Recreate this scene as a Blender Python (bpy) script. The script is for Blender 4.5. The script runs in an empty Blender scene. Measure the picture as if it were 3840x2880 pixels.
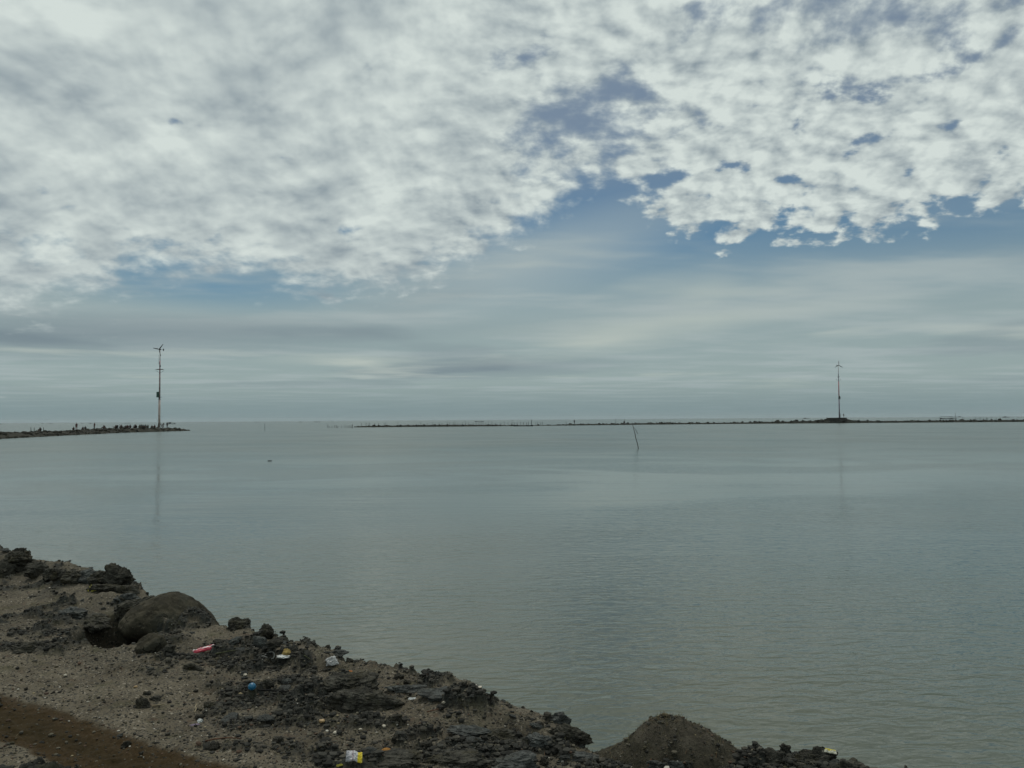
import bpy, bmesh, math, random
import numpy as np
from mathutils import Vector, Matrix
R = math.radians
rng = np.random.default_rng(11)
random.seed(11)
sc = bpy.context.scene
col = sc.collection

# ------------------------------------------------------------------ camera
CAM_Z = 2.6
FPX = 3133.0                      # focal length in pixels of a 3840 wide frame
PITCH = math.atan(133.0 / FPX)
ROLL = R(0.37)
cd = bpy.data.cameras.new('camera')
cd.sensor_width = 36.0
cd.lens = 36.0 * FPX / 3840.0
cd.clip_start = 0.05
cd.clip_end = 40000
cam = bpy.data.objects.new('camera', cd)
col.objects.link(cam)
CAM_M = Matrix.Rotation(R(90) + PITCH, 4, 'X') @ Matrix.Rotation(-ROLL, 4, 'Z')
cam.matrix_world = Matrix.Translation((0, 0, CAM_Z)) @ CAM_M
sc.camera = cam
M3 = CAM_M.to_3x3()


def ray(px, py):
    """direction from the camera through a point of the 3840 x 2880 view"""
    return (M3 @ Vector(((px - 1920) / FPX, -(py - 1440) / FPX, -1.0))).normalized()


def on_plane(px, py, z=0.0):
    d = ray(px, py)
    t = (z - CAM_Z) / d.z
    return Vector((d.x * t, d.y * t, z))


def at_depth(px, py, depth):
    d = ray(px, py)
    t = depth / d.y
    return Vector((d.x * t, d.y * t, CAM_Z + d.z * t))


# ------------------------------------------------------------------ node helpers
class S:
    """a socket with arithmetic"""
    def __init__(s, nt, sock): s.nt, s.k = nt, sock
    def _m(s, op, *a, clamp=False):
        n = s.nt.nodes.new('ShaderNodeMath'); n.operation = op; n.use_clamp = clamp
        for i, v in enumerate((s,) + a):
            if isinstance(v, S): s.nt.links.new(v.k, n.inputs[i])
            else: n.inputs[i].default_value = v
        return S(s.nt, n.outputs[0])
    def __add__(s, o): return s._m('ADD', o)
    __radd__ = __add__
    def __sub__(s, o): return s._m('SUBTRACT', o)
    def __rsub__(s, o): return s._m('MULTIPLY', -1.0) + o
    def __mul__(s, o): return s._m('MULTIPLY', o)
    __rmul__ = __mul__
    def __truediv__(s, o): return s._m('DIVIDE', o)
    def clamp(s): return s._m('ADD', 0.0, clamp=True)
    def exp(s): return s._m('EXPONENT')
    def max(s, o): return s._m('MAXIMUM', o)
    def min(s, o): return s._m('MINIMUM', o)
    def pow(s, o): return s._m('POWER', o)
    def absv(s): return s._m('ABSOLUTE')
    def smooth(s, a, b):
        n = s.nt.nodes.new('ShaderNodeMapRange'); n.interpolation_type = 'SMOOTHSTEP'
        s.nt.links.new(s.k, n.inputs[0]); n.inputs[1].default_value = a; n.inputs[2].default_value = b
        return S(s.nt, n.outputs[0])
    def remap(s, a, b, c, d):
        n = s.nt.nodes.new('ShaderNodeMapRange'); n.clamp = True
        s.nt.links.new(s.k, n.inputs[0])
        for i, v in enumerate((a, b, c, d)): n.inputs[1 + i].default_value = v
        return S(s.nt, n.outputs[0])


def put(nt, sock, v):
    if isinstance(v, S): nt.links.new(v.k, sock)
    elif hasattr(v, 'is_output') or isinstance(v, bpy.types.NodeSocket): nt.links.new(v, sock)
    else:
        try: sock.default_value = v
        except Exception: sock.default_value = tuple(v) + (1.0,)


def noise(nt, vec, scale, detail=4, rough=0.5, dist=0.0, dims='3D', out=0, lac=2.0):
    n = nt.nodes.new('ShaderNodeTexNoise'); n.noise_dimensions = dims
    put(nt, n.inputs['Vector'], vec)
    n.inputs['Scale'].default_value = scale; n.inputs['Detail'].default_value = detail
    n.inputs['Roughness'].default_value = rough; n.inputs['Distortion'].default_value = dist
    n.inputs['Lacunarity'].default_value = lac
    return S(nt, n.outputs[out])


def voronoi(nt, vec, scale, feature='F1', out='Distance', rand=1.0):
    n = nt.nodes.new('ShaderNodeTexVoronoi'); n.feature = feature
    put(nt, n.inputs['Vector'], vec); n.inputs['Scale'].default_value = scale
    n.inputs['Randomness'].default_value = rand
    return S(nt, n.outputs[out])


def comb(nt, x, y, z):
    n = nt.nodes.new('ShaderNodeCombineXYZ')
    for i, v in enumerate((x, y, z)): put(nt, n.inputs[i], v)
    return S(nt, n.outputs[0])


def sep(nt, v):
    n = nt.nodes.new('ShaderNodeSeparateXYZ'); put(nt, n.inputs[0], v)
    return [S(nt, o) for o in n.outputs]


def vmath(nt, op, a, b=None, scale=None):
    n = nt.nodes.new('ShaderNodeVectorMath'); n.operation = op
    put(nt, n.inputs[0], a)
    if b is not None: put(nt, n.inputs[1], b)
    if scale is not None: n.inputs['Scale'].default_value = scale
    return S(nt, n.outputs[0])


def mix(nt, f, a, b, blend='MIX'):
    n = nt.nodes.new('ShaderNodeMix'); n.data_type = 'RGBA'; n.blend_type = blend
    put(nt, n.inputs[0], f)
    for i, v in ((6, a), (7, b)):
        if isinstance(v, (tuple, list)): n.inputs[i].default_value = tuple(v)[:3] + (1.0,)
        else: put(nt, n.inputs[i], v)
    return S(nt, n.outputs[2])


# ------------------------------------------------------------------ sun and sky
SUN_EL, SUN_AZ = R(66), R(-16)           # azimuth from +Y, clockwise
s_dir = Vector((math.sin(SUN_AZ) * math.cos(SUN_EL), math.cos(SUN_AZ) * math.cos(SUN_EL), math.sin(SUN_EL)))
ld = bpy.data.lights.new('sun', 'SUN')
ld.energy = 1.5; ld.angle = R(10); ld.color = (1.0, 0.95, 0.86)
sun = bpy.data.objects.new('sun', ld); col.objects.link(sun)
sun.rotation_euler = (-s_dir).to_track_quat('-Z', 'Y').to_euler()
sun.location = (0, 0, 30)

SKY_STRENGTH = 0.1
world = bpy.data.worlds.new('World'); sc.world = world; world.use_nodes = True
wt = world.node_tree
for n in list(wt.nodes): wt.nodes.remove(n)


def build_sky():
    nt = wt
    out = nt.nodes.new('ShaderNodeOutputWorld'); bg = nt.nodes.new('ShaderNodeBackground')
    bg.inputs['Strength'].default_value = SKY_STRENGTH
    nt.links.new(bg.outputs[0], out.inputs[0])
    sky = nt.nodes.new('ShaderNodeTexSky'); sky.sky_type = 'NISHITA'; sky.sun_disc = False
    sky.sun_elevation = SUN_EL; sky.sun_rotation = SUN_AZ
    sky.air_density = 1.0; sky.dust_density = 1.2; sky.ozone_density = 1.5
    tc = nt.nodes.new('ShaderNodeTexCoord')
    x, y, z = sep(nt, tc.outputs['Generated'])
    el = z._m('ARCSINE')
    az = x._m('ARCTAN2', y)
    zz = z.max(0.0) + 0.02
    u, v = x / zz, y / zz
    zd = z.max(0.0) + 0.34                         # the deck has depth: its cells flatten less towards the horizon
    p = comb(nt, x / zd, y / zd, 0.37)
    warp = noise(nt, p, 2.0, 2, 0.5, out=1, dims='2D')
    pw = vmath(nt, 'ADD', p, vmath(nt, 'SCALE', vmath(nt, 'SUBTRACT', warp, (0.5, 0.5, 0.5)), scale=0.07))

    def aez(px, py):        # view point (2212 wide) -> azimuth, elevation
        d = ray(px * 3840 / 2212, py * 3840 / 2212)
        return math.atan2(d.x, d.y), math.asin(d.z)

    ae = comb(nt, az, el, 0.0)

    def blob(px, py, rx, ry, rot=0.0):
        """a soft round-topped patch of sky"""
        a0, e0 = aez(px, py)
        m = nt.nodes.new('ShaderNodeMapping'); m.vector_type = 'TEXTURE'
        nt.links.new(ae.k, m.inputs[0])
        m.inputs['Location'].default_value = (a0, e0, 0); m.inputs['Rotation'].default_value = (0, 0, R(rot))
        m.inputs['Scale'].default_value = (1.75 * rx / 1805.0, 1.75 * ry / 1805.0, 1)
        g = nt.nodes.new('ShaderNodeTexGradient'); g.gradient_type = 'SPHERICAL'
        nt.links.new(m.outputs[0], g.inputs[0])
        return S(nt, g.outputs['Fac'])

    # lower edge of the altocumulus deck, as elevation over azimuth
    edge_pts = [(-900, 700), (0, 690), (180, 665), (275, 600), (420, 598), (560, 622), (700, 640), (800, 645), (950, 608), (1090, 550),
                (1190, 490), (1250, 440), (1310, 405), (1370, 470), (1480, 512), (1560, 535), (1640, 545), (1760, 534), (1900, 512),
                (2060, 490), (2140, 460), (2212, 445), (3000, 370)]
    cr = nt.nodes.new('ShaderNodeFloatCurve')
    cm = cr.mapping; cu = cm.curves[0]
    A0, A1, E1 = -1.2, 1.2, 0.5
    pts = []
    for px, py in edge_pts:
        a, e = aez(px, py); pts.append(((a - A0) / (A1 - A0), e / E1))
    pts = [(0.0, pts[0][1])] + pts + [(1.0, pts[-1][1])]
    cu.points[0].location = pts[0]; cu.points[1].location = pts[-1]
    for q in pts[1:-1]: cu.points.new(*q)
    for q in cu.points: q.handle_type = 'VECTOR'
    cm.update()
    put(nt, cr.inputs['Value'], (az - A0) / (A1 - A0))
    edge = S(nt, cr.outputs[0]) * E1
    over = (el - edge) / 0.03                      # how far into the deck

    left = az.remap(0.12, -0.22, 0.0, 1.0)
    n1 = noise(nt, pw, 14.0, 6, 0.56, dims='2D')
    cell = noise(nt, pw, 34.0, 2, 0.5, out=1, dims='2D')
    pc = vmath(nt, 'ADD', pw, vmath(nt, 'SCALE', vmath(nt, 'SUBTRACT', cell, (0.5, 0.5, 0.5)), scale=0.03))
    vn = nt.nodes.new('ShaderNodeTexVoronoi'); vn.voronoi_dimensions = '2D'; vn.feature = 'SMOOTH_F1'
    put(nt, vn.inputs['Vector'], pc); vn.inputs['Scale'].default_value = 17.0; vn.inputs['Smoothness'].default_value = 0.35
    puff = S(nt, vn.outputs['Distance'])            # small round cells of the deck
    n1 = n1 + (0.42 - puff) * (0.26 - left * 0.12)
    off = vmath(nt, 'ADD', pw, (-0.010, 0.016, 0.0))
    n1b = noise(nt, off, 14.0, 3, 0.5, dims='2D')
    n0 = noise(nt, p, 3.0, 2, 0.5, dims='2D')
    n2 = noise(nt, pw, 6.2, 3, 0.5, dims='2D')
    hole = None
    for h, amt in (((1315, 185, 95, 40, 14), .30), ((1215, 280, 140, 52, 8), .32), ((1110, 45, 60, 70, 0), .06), ((1980, 30, 260, 40, -4), .20), ((2150, 95, 80, 24, 12), .20),
                   ((1700, 10, 150, 30, 0), .15), ((1588, 362, 40, 15, -20), .25), ((1832, 334, 42, 17, 25), .26), ((1722, 262, 20, 44, 0), .20),
                   ((1890, 216, 60, 18, -12), .21), ((1440, 388, 85, 19, 8), .38), ((1690, 385, 36, 12, 0), .22), ((480, 612, 75, 18, 0), .2),
                   ((1790, 200, 40, 20, 30), .14), ((785, 340, 40, 12, -25), .16), ((700, 480, 70, 14, -12), .14), ((2060, 150, 40, 16, 0), .16), ((1560, 270, 40, 14, 0), .12), ((1960, 300, 60, 16, 20), .13)):
        b = blob(*h) * amt
        hole = b if hole is None else hole + b
    D = n1 * 0.72 + n2 * 0.30 + n0 * 0.16 - 0.055 + left * 0.06 + over.remap(-1.0, 1.6, -0.36, 0.20) - hole * 0.85
    soft = (az.remap(0.02, -0.30, 0.0, 1.0) * el.smooth(0.30, 0.16) + blob(1250, 250, 200, 130) * .9 + blob(1090, 500, 180, 110) * .9 + blob(1950, 30, 320, 80) * .7 + blob(1700, 10, 200, 60) * .5).clamp()
    aA = ((D - 0.455 + soft * 0.10) / (soft * 0.30 + 0.145)).smooth(0.0, 1.0)
    relief = (n1 - n1b) * 1.9
    thick = D.smooth(0.50, 0.86)
    n3 = noise(nt, pw, 10.5, 3, 0.5, dims='2D')
    grey = (n2 - 0.46) * 2.6 + (n3 - 0.46) * 2.4 + (n0 - 0.48) * 1.0 + blob(1010, 470, 90, 60) * 0.5 + blob(560, 300, 330, 60, -8) * 0.45 + blob(120, 150, 130, 70) * .1 \
        + blob(1090, 60, 60, 80) * .6 + blob(730, 60, 130, 60) * .25 + blob(1240, 260, 140, 70) * .6 + blob(1900, 20, 300, 50) * .8 \
        - blob(330, 60, 150, 70) * .35 - blob(930, 190, 160, 70) * .4 - blob(820, 400, 160, 50) * .4
    f = 0.62 - left * 0.05 + relief * (1.0 - left * 0.72) - grey * (0.17 + left * 0.31) + thick * 0.16
    f = f.clamp()
    white = (0.645, 0.715, 0.685); greyc = (0.265, 0.325, 0.36)
    k = 1.0 / SKY_STRENGTH

    def K(c): return tuple(q * k for q in c)
    cloudA = mix(nt, f, K(greyc), K(white))

    # clear air: the physical sky, milky towards the horizon
    base = mix(nt, 1.0, sky.outputs[0], (SKY_MUL[0], SKY_MUL[1], SKY_MUL[2]), 'MULTIPLY')
    milk = (el.smooth(0.235, 0.10) - blob(430, 618, 200, 34, -2) * .75 - blob(1420, 470, 150, 50) * .3).max(0.0)
    base = mix(nt, milk * 0.84, base, K((0.315, 0.392, 0.392)))
    base = mix(nt, el.smooth(0.20, 0.36) * 0.6, base, K((0.235, 0.285, 0.345)))      # thin high layer behind the deck
    # thin veil with streaks
    ps = comb(nt, u * 0.55 + v * 0.30, v * 0.9 - u * 0.25, 1.7)
    st = noise(nt, ps, 0.8, 4, 0.55, 0.0, dims='2D')
    veil = (st.smooth(0.40, 0.72) * el.smooth(0.26, 0.17) * 0.75 + blob(1120, 575, 300, 55, 16) * 0.75 + blob(150, 690, 300, 34, 0) * .4 + blob(1450, 665, 420, 50, 4) * .22).clamp()
    base = mix(nt, veil, base, K((0.375, 0.445, 0.45)))
    # low flat streaks
    pl = comb(nt, u * 0.22, v * 0.20, 4.2)
    s1 = noise(nt, pl, 1.1, 4, 0.5, 0.0, dims='2D')
    s2 = noise(nt, vmath(nt, 'ADD', pl, (3.0, 9.0, 1.0)), 1.3, 4, 0.52, 0.0, dims='2D')
    low = el.smooth(0.19, 0.13) * el.smooth(0.022, 0.055)
    dark = (s1.smooth(0.50, 0.66) * low * 0.40 + blob(160, 725, 440, 30, 1) * .75 + blob(1080, 795, 190, 17, 2) * .7 + blob(560, 706, 500, 20, 0) * .28).clamp()
    base = mix(nt, dark, base, K((0.195, 0.255, 0.285)))
    lite = (s2.smooth(0.56, 0.72) * low * 0.65 + blob(880, 770, 200, 12, 2) * .8 * s2.smooth(.36, .6) + blob(1290, 738, 220, 22, 7) * .9 * s2.smooth(.36, .6) + blob(1500, 690, 300, 16, 3) * .5).clamp()
    base = mix(nt, lite, base, K((0.45, 0.51, 0.475)))
    hz = el.smooth(0.050, 0.004)
    base = mix(nt, hz * 0.85, base, K((0.185, 0.260, 0.276)))
    fin = mix(nt, aA, base, cloudA)
    nt.links.new(fin.k, bg.inputs['Color'])


SKY_MUL = (0.36, 0.50, 0.54)
build_sky()
sc.view_settings.view_transform = 'Standard'
sc.view_settings.look = 'None'
sc.view_settings.exposure = 0.0
sc.view_settings.gamma = 1.0
sc.view_settings.use_curve_mapping = False
sc.render.engine = 'CYCLES'
sc.cycles.max_bounces = 4
sc.cycles.diffuse_bounces = 2
sc.cycles.glossy_bounces = 2
sc.cycles.adaptive_threshold = 0.02
sc.cycles.use_denoising = True
world.cycles.sampling_method = 'MANUAL'
world.cycles.sample_map_resolution = 512


# ------------------------------------------------------------------ numpy noise
def _hash(ix, iy, iz, seed):
    h = (ix.astype(np.int64) * 374761393 + iy.astype(np.int64) * 668265263 + iz.astype(np.int64) * 2147483647 + seed * 974634211) & 0xffffffff
    h = ((h ^ (h >> 13)) * 1274126177) & 0xffffffff
    h = ((h ^ (h >> 16)) * 2246822519) & 0xffffffff
    return ((h ^ (h >> 15)) & 0xffffff) / float(0xffffff)


def vnoise2(x, y, seed=0):
    ix, iy = np.floor(x), np.floor(y)
    fx, fy = x - ix, y - iy
    fx = fx * fx * fx * (fx * (fx * 6 - 15) + 10); fy = fy * fy * fy * (fy * (fy * 6 - 15) + 10)
    z = np.zeros_like(ix)
    a, b = _hash(ix, iy, z, seed), _hash(ix + 1, iy, z, seed)
    c, d = _hash(ix, iy + 1, z, seed), _hash(ix + 1, iy + 1, z, seed)
    return (a * (1 - fx) + b * fx) * (1 - fy) + (c * (1 - fx) + d * fx) * fy


def fbm2(x, y, oct=4, seed=0, gain=0.5):
    t = 0; a = 1.0; n = 0
    for i in range(oct):
        c, s = math.cos(i * 1.1), math.sin(i * 1.1)
        t = t + a * vnoise2(x * c - y * s + i * 17.3, x * s + y * c - i * 9.1, seed + i); n += a
        a *= gain; x = x * 2.03; y = y * 2.03
    return t / n


def vnoise3(x, y, z, seed=0):
    ix, iy, iz = np.floor(x), np.floor(y), np.floor(z)
    fx, fy, fz = [q * q * (3 - 2 * q) for q in (x - ix, y - iy, z - iz)]
    def L(k):
        a, b = _hash(ix, iy, iz + k, seed), _hash(ix + 1, iy, iz + k, seed)
        c, d = _hash(ix, iy + 1, iz + k, seed), _hash(ix + 1, iy + 1, iz + k, seed)
        return (a * (1 - fx) + b * fx) * (1 - fy) + (c * (1 - fx) + d * fx) * fy
    return L(0) * (1 - fz) + L(1) * fz


def fbm3(p, oct=4, seed=0, gain=0.5):
    t = 0; a = 1.0; n = 0; p = p.copy()
    for i in range(oct):
        t = t + a * vnoise3(p[:, 0] + i * 7.7, p[:, 1] - i * 3.1, p[:, 2] + i * 5.3, seed + i); n += a
        a *= gain; p = p * 2.07
    return t / n


def worley2(x, y, seed=0):
    """nearest and second nearest distance and a random height for the nearest cell"""
    ix, iy = np.floor(x), np.floor(y)
    f1 = np.full(x.shape, 9.0); f2 = np.full(x.shape, 9.0); cid = np.zeros(x.shape)
    z = np.zeros_like(ix)
    for dx in (-1, 0, 1):
        for dy in (-1, 0, 1):
            cx, cy = ix + dx, iy + dy
            jx = cx + _hash(cx, cy, z, seed); jy = cy + _hash(cx, cy, z + 1, seed)
            d = np.hypot(x - jx, y - jy); v = _hash(cx, cy, z + 2, seed)
            m = d < f1
            f2 = np.where(m, f1, np.minimum(f2, d)); cid = np.where(m, v, cid); f1 = np.where(m, d, f1)
    return f1, f2, cid


# ------------------------------------------------------------------ materials
MATS = {}


def material(name, build):
    m = bpy.data.materials.new(name); m.use_nodes = True
    nt = m.node_tree; b = nt.nodes['Principled BSDF']
    build(nt, b); MATS[name] = m
    return m


def bump(nt, h, strength=0.5, dist=0.02, normal=None):
    n = nt.nodes.new('ShaderNodeBump'); n.inputs['Strength'].default_value = strength; n.inputs['Distance'].default_value = dist
    put(nt, n.inputs['Height'], h)
    if normal is not None: put(nt, n.inputs['Normal'], normal)
    return S(nt, n.outputs[0])


def pos(nt):
    return nt.nodes.new('ShaderNodeNewGeometry').outputs['Position']


def objco(nt):
    return nt.nodes.new('ShaderNodeTexCoord').outputs['Object']


def attr(nt, name, kind='Fac'):
    n = nt.nodes.new('ShaderNodeAttribute'); n.attribute_name = name
    return S(nt, n.outputs[kind])


def objrand(nt):
    return S(nt, nt.nodes.new('ShaderNodeObjectInfo').outputs['Random'])


def plain(c, rough=0.7, var=0.25, scale=12.0, bstr=0.25, metal=0.0, bdist=0.01, space=objco):
    def b(nt, p):
        v = space(nt)
        n = noise(nt, v, scale, 5, 0.6)
        lo = tuple(q * (1 - var) for q in c); hi = tuple(min(1, q * (1 + var)) for q in c)
        put(nt, p.inputs['Base Color'], mix(nt, n.smooth(0.3, 0.7), lo, hi))
        p.inputs['Roughness'].default_value = rough; p.inputs['Metallic'].default_value = metal
        p.inputs['Specular IOR Level'].default_value = 0.12 if rough > .6 else 0.5
        put(nt, p.inputs['Normal'], bump(nt, noise(nt, v, scale * 3, 4, 0.6), bstr, bdist))
    return b


def m_ground(nt, p):
    v = pos(nt)
    mud, damp = attr(nt, 'mud'), attr(nt, 'damp')
    big = noise(nt, v, 2.2, 5, 0.6)
    fine = noise(nt, v, 60, 4, 0.7)
    grain = noise(nt, v, 210, 3, 0.8)
    speck = voronoi(nt, v, 95, out='Color')
    sp = sep(nt, speck)[0]
    sand = mix(nt, big.smooth(0.35, 0.65), (0.098, 0.082, 0.058), (0.158, 0.136, 0.100))
    sand = mix(nt, (fine - 0.5) * 1.6 + 0.5, mix(nt, 0.5, sand, (0.03, 0.028, 0.02)), sand)
    sand = mix(nt, grain.smooth(0.55, 0.75) * 0.7, sand, (0.19, 0.17, 0.13))
    sand = mix(nt, sp.smooth(0.80, 0.84) * 0.75, sand, (0.026, 0.027, 0.026))
    sand = mix(nt, sp.smooth(0.05, 0.03) * 0.55, sand, (0.30, 0.27, 0.22))
    green = noise(nt, v, 3.7, 6, 0.65)
    sand = mix(nt, green.smooth(0.52, 0.70) * 0.55, sand, (0.044, 0.044, 0.018))
    rust = noise(nt, vmath(nt, 'ADD', v, (5.0, 2.0, 0.0)), 6.5, 5, 0.7)
    sand = mix(nt, rust.smooth(0.58, 0.70) * 0.5, sand, (0.09, 0.054, 0.034))
    mudc = mix(nt, fine.smooth(0.3, 0.7), (0.008, 0.009, 0.0075), (0.046, 0.048, 0.042))
    mudc = mix(nt, noise(nt, v, 9, 6, 0.7).smooth(0.50, 0.68) * 0.6, mudc, (0.030, 0.029, 0.012))
    c = mix(nt, mud, sand, mudc)
    soil = mix(nt, fine.smooth(0.3, 0.75), (0.018, 0.0125, 0.004), (0.034, 0.024, 0.009))
    soil = mix(nt, noise(nt, v, 7, 5, 0.65).smooth(0.42, 0.66) * 0.6, soil, (0.040, 0.027, 0.011))
    rim = mix(nt, fine.smooth(0.3, 0.75), (0.028, 0.0185, 0.0075), (0.054, 0.035, 0.016))
    c = mix(nt, (damp * 2.0).clamp(), c, rim)
    c = mix(nt, (damp * 2.0 - 1.0).clamp(), c, soil)
    put(nt, p.inputs['Base Color'], c)
    put(nt, p.inputs['Roughness'], 0.95 - mud * 0.15); p.inputs['Specular IOR Level'].default_value = 0.15
    h = fine * 0.6 + grain * 0.25 + noise(nt, v, 24, 5, 0.65) * (0.35 + mud * 0.9)
    put(nt, p.inputs['Normal'], bump(nt, h, 0.75, 0.014))


def m_rock(dark, light, moss, mossamt=0.5, scale=9.0, bdist=0.02, rough=0.8, dust=0.35):
    def b(nt, p):
        v = objco(nt)
        r = objrand(nt)
        vv = vmath(nt, 'ADD', v, comb(nt, r * 31.0, r * 17.0, r * 7.0))
        n = noise(nt, vv, scale, 7, 0.68)
        c = mix(nt, n.smooth(0.33, 0.68), dark, light)
        c = mix(nt, noise(nt, vv, scale * .45, 6, 0.7).smooth(0.48, 0.66) * mossamt, c, moss)
        pit = voronoi(nt, vv, scale * 3.2)
        c = mix(nt, noise(nt, vv, scale * 7, 3, 0.7).smooth(0.56, 0.72) * dust, c, (0.16, 0.14, 0.10))
        put(nt, p.inputs['Base Color'], c)
        p.inputs['Roughness'].default_value = rough; p.inputs['Specular IOR Level'].default_value = 0.15
        put(nt, p.inputs['Normal'], bump(nt, n * 1.0 + noise(nt, vv, scale * 5, 5, 0.7) * 0.5 - pit.smooth(0.0, 0.5) * -0.25, 0.8, bdist))
    return b


material('ground', m_ground)
material('clod', m_rock((0.014, 0.014, 0.0115), (0.068, 0.065, 0.053), (0.044, 0.039, 0.020), .6, 16, 0.012, .85, .6))
material('slab', m_rock((0.020, 0.022, 0.021), (0.090, 0.096, 0.090), (0.045, 0.042, 0.024), .35, 14, 0.012, .7))
def m_boulder(nt, p):
    v = objco(nt)
    n = noise(nt, v, 5, 7, 0.65)
    c = mix(nt, n.smooth(.35, .65), (0.022, 0.020, 0.014), (0.070, 0.062, 0.043))
    c = mix(nt, noise(nt, v, 2.2, 5, .6).smooth(.48, .62) * .75, c, (0.030, 0.031, 0.024))
    w = vmath(nt, 'ADD', v, vmath(nt, 'SCALE', noise(nt, v, 6, 4, .6, out=1), scale=.16))
    cr = voronoi(nt, w, 4.2, 'DISTANCE_TO_EDGE')
    crack = cr.smooth(.024, .0) * noise(nt, v, 3.1, 3, .6).smooth(.50, .60)
    c = mix(nt, crack * .7, c, (0.010, 0.010, 0.008))
    c = mix(nt, noise(nt, v, 46, 3, .7).smooth(.58, .70) * .6, c, (0.10, 0.092, 0.066))
    c = mix(nt, noise(nt, v, 30, 3, .7).smooth(.60, .70) * .7, c, (0.014, 0.014, 0.012))
    put(nt, p.inputs['Base Color'], c); p.inputs['Roughness'].default_value = .9; p.inputs['Specular IOR Level'].default_value = .12
    put(nt, p.inputs['Normal'], bump(nt, n * .9 + noise(nt, v, 34, 5, .7) * .35 - crack * .35, .9, .03))


material('boulder', m_boulder)
material('far_stone', m_rock((0.014, 0.015, 0.013), (0.050, 0.050, 0.044), (0.030, 0.032, 0.018), .4, 1.3, 0.1, .95, .2))
material('far_core', plain((0.026, 0.027, 0.022), .95, .5, 1.2, .6, bdist=.15, space=pos))
material('jetty_core', plain((0.032, 0.031, 0.024), .95, .5, 1.0, .6, bdist=.15, space=pos))
material('concrete', plain((0.055, 0.052, 0.046), .9, .4, 2.0, .4, bdist=.03))


def m_mound(nt, p):
    v = objco(nt)
    n = noise(nt, v, 9, 6, 0.65)
    fine = noise(nt, v, 75, 4, 0.75)
    sand = mix(nt, n.smooth(.35, .65), (0.058, 0.051, 0.039), (0.095, 0.084, 0.064))
    z = sep(nt, v)[2]
    line = noise(nt, v, 5, 5, 0.6) - 0.5
    weed = ((z + line * 0.10).smooth(0.135, 0.095) + (z + line * 0.08).smooth(0.205, 0.225)).clamp()   # weed-covered foot, bare band, weedy cap
    mossc = mix(nt, n.smooth(.35, .65), (0.024, 0.023, 0.016), (0.055, 0.050, 0.036))
    c = mix(nt, weed * 0.85, sand, mossc)
    c = mix(nt, fine.smooth(0.52, 0.66) * .7, c, (0.022, 0.021, 0.016))
    c = mix(nt, noise(nt, v, 160, 3, .8).smooth(.6, .72) * .5, c, (0.22, 0.19, 0.15))
    put(nt, p.inputs['Base Color'], c); p.inputs['Roughness'].default_value = .95; p.inputs['Specular IOR Level'].default_value = 0.1
    put(nt, p.inputs['Normal'], bump(nt, fine * .8 + n * .6, .9, .02))


material('mound', m_mound)


def m_water(nt, p):
    v = pos(nt)
    x, y, z = sep(nt, v)
    plume = noise(nt, comb(nt, x * 0.055, y * 0.075, 0.0), 1.0, 5, 0.55, 0.5)
    near = (y + x * 0.35).smooth(34.0, 4.0)
    sky_refl = (x - 1.0).smooth(0.0, 7.0) * y.smooth(24.0, 12.0)  # teal patch near right: sky reflection painted into the water's own colour
    sed_refl = (plume * 1.7 - 0.60 + near * 0.5 - sky_refl * 0.45).clamp()  # sediment tint, lowered where the reflected sky is painted in
    c = mix(nt, sed_refl, (0.033, 0.063, 0.053), (0.083, 0.084, 0.053))
    put(nt, p.inputs['Base Color'], c)
    p.inputs['IOR'].default_value = 1.333
    # breeze: ruffled patches between slicks
    gust = noise(nt, comb(nt, x * 0.060 + y * 0.012, y * 0.10, 3.0), 1.0, 4, 0.6, 0.6).smooth(0.42, 0.60)
    far = y.smooth(45.0, 350.0)
    put(nt, p.inputs['Roughness'], 0.04 + gust * 0.03 + y.smooth(8.0, 90.0) * 0.20)
    w1 = noise(nt, comb(nt, x * 1.3 + y * 0.22, y * 5.2, 0.0), 1.0, 3, 0.5, 0.4)
    w2 = noise(nt, comb(nt, x * 3.3 - y * 1.3, y * 6.5, 5.0), 1.0, 2, 0.55, 0.5)
    swell = noise(nt, comb(nt, x * 0.22 + y * 0.10, y * 1.15, 9.0), 1.0, 3, 0.5, 0.3)
    nearr = (y - x * 0.9).smooth(26.0, 4.0)
    amp = (0.16 + gust * 0.75 + nearr * 0.6) * (1.0 - far * 0.7)
    h = (w1 * 0.007 + w2 * 0.020) * amp + swell * 0.014 * (1.0 - far * 0.5)
    put(nt, p.inputs['Normal'], bump(nt, h, 1.0, 1.0))


material('water', m_water)

# ------------------------------------------------------------------ object helpers


def tag(o, label=None, cat=None, group=None, kind=None):
    if label: o['label'] = label
    if cat: o['category'] = cat
    if group: o['group'] = group
    if kind: o['kind'] = kind
    return o


def mesh_obj(name, me, mat=None, parent=None):
    o = bpy.data.objects.new(name, me); col.objects.link(o)
    if mat is not None:
        m = MATS[mat] if isinstance(mat, str) else mat
        if not me.materials: me.materials.append(m)
    if parent is not None: o.parent = parent
    return o


def from_arrays(name, v, f, smooth=True):
    me = bpy.data.meshes.new(name)
    v = np.asarray(v, dtype=np.float32); f = np.asarray(f, dtype=np.int32)
    k = f.shape[1]
    me.vertices.add(len(v)); me.vertices.foreach_set('co', v.ravel())
    me.loops.add(f.size); me.loops.foreach_set('vertex_index', f.ravel())
    me.polygons.add(len(f)); me.polygons.foreach_set('loop_start', np.arange(0, f.size, k, dtype=np.int32))
    me.polygons.foreach_set('use_smooth', np.full(len(f), smooth))
    me.update(calc_edges=True); me.validate()
    return me


def bm_mesh(name, bm, smooth=False):
    me = bpy.data.meshes.new(name); bm.to_mesh(me); bm.free()
    if smooth:
        me.polygons.foreach_set('use_smooth', np.full(len(me.polygons), True))
    return me


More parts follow.
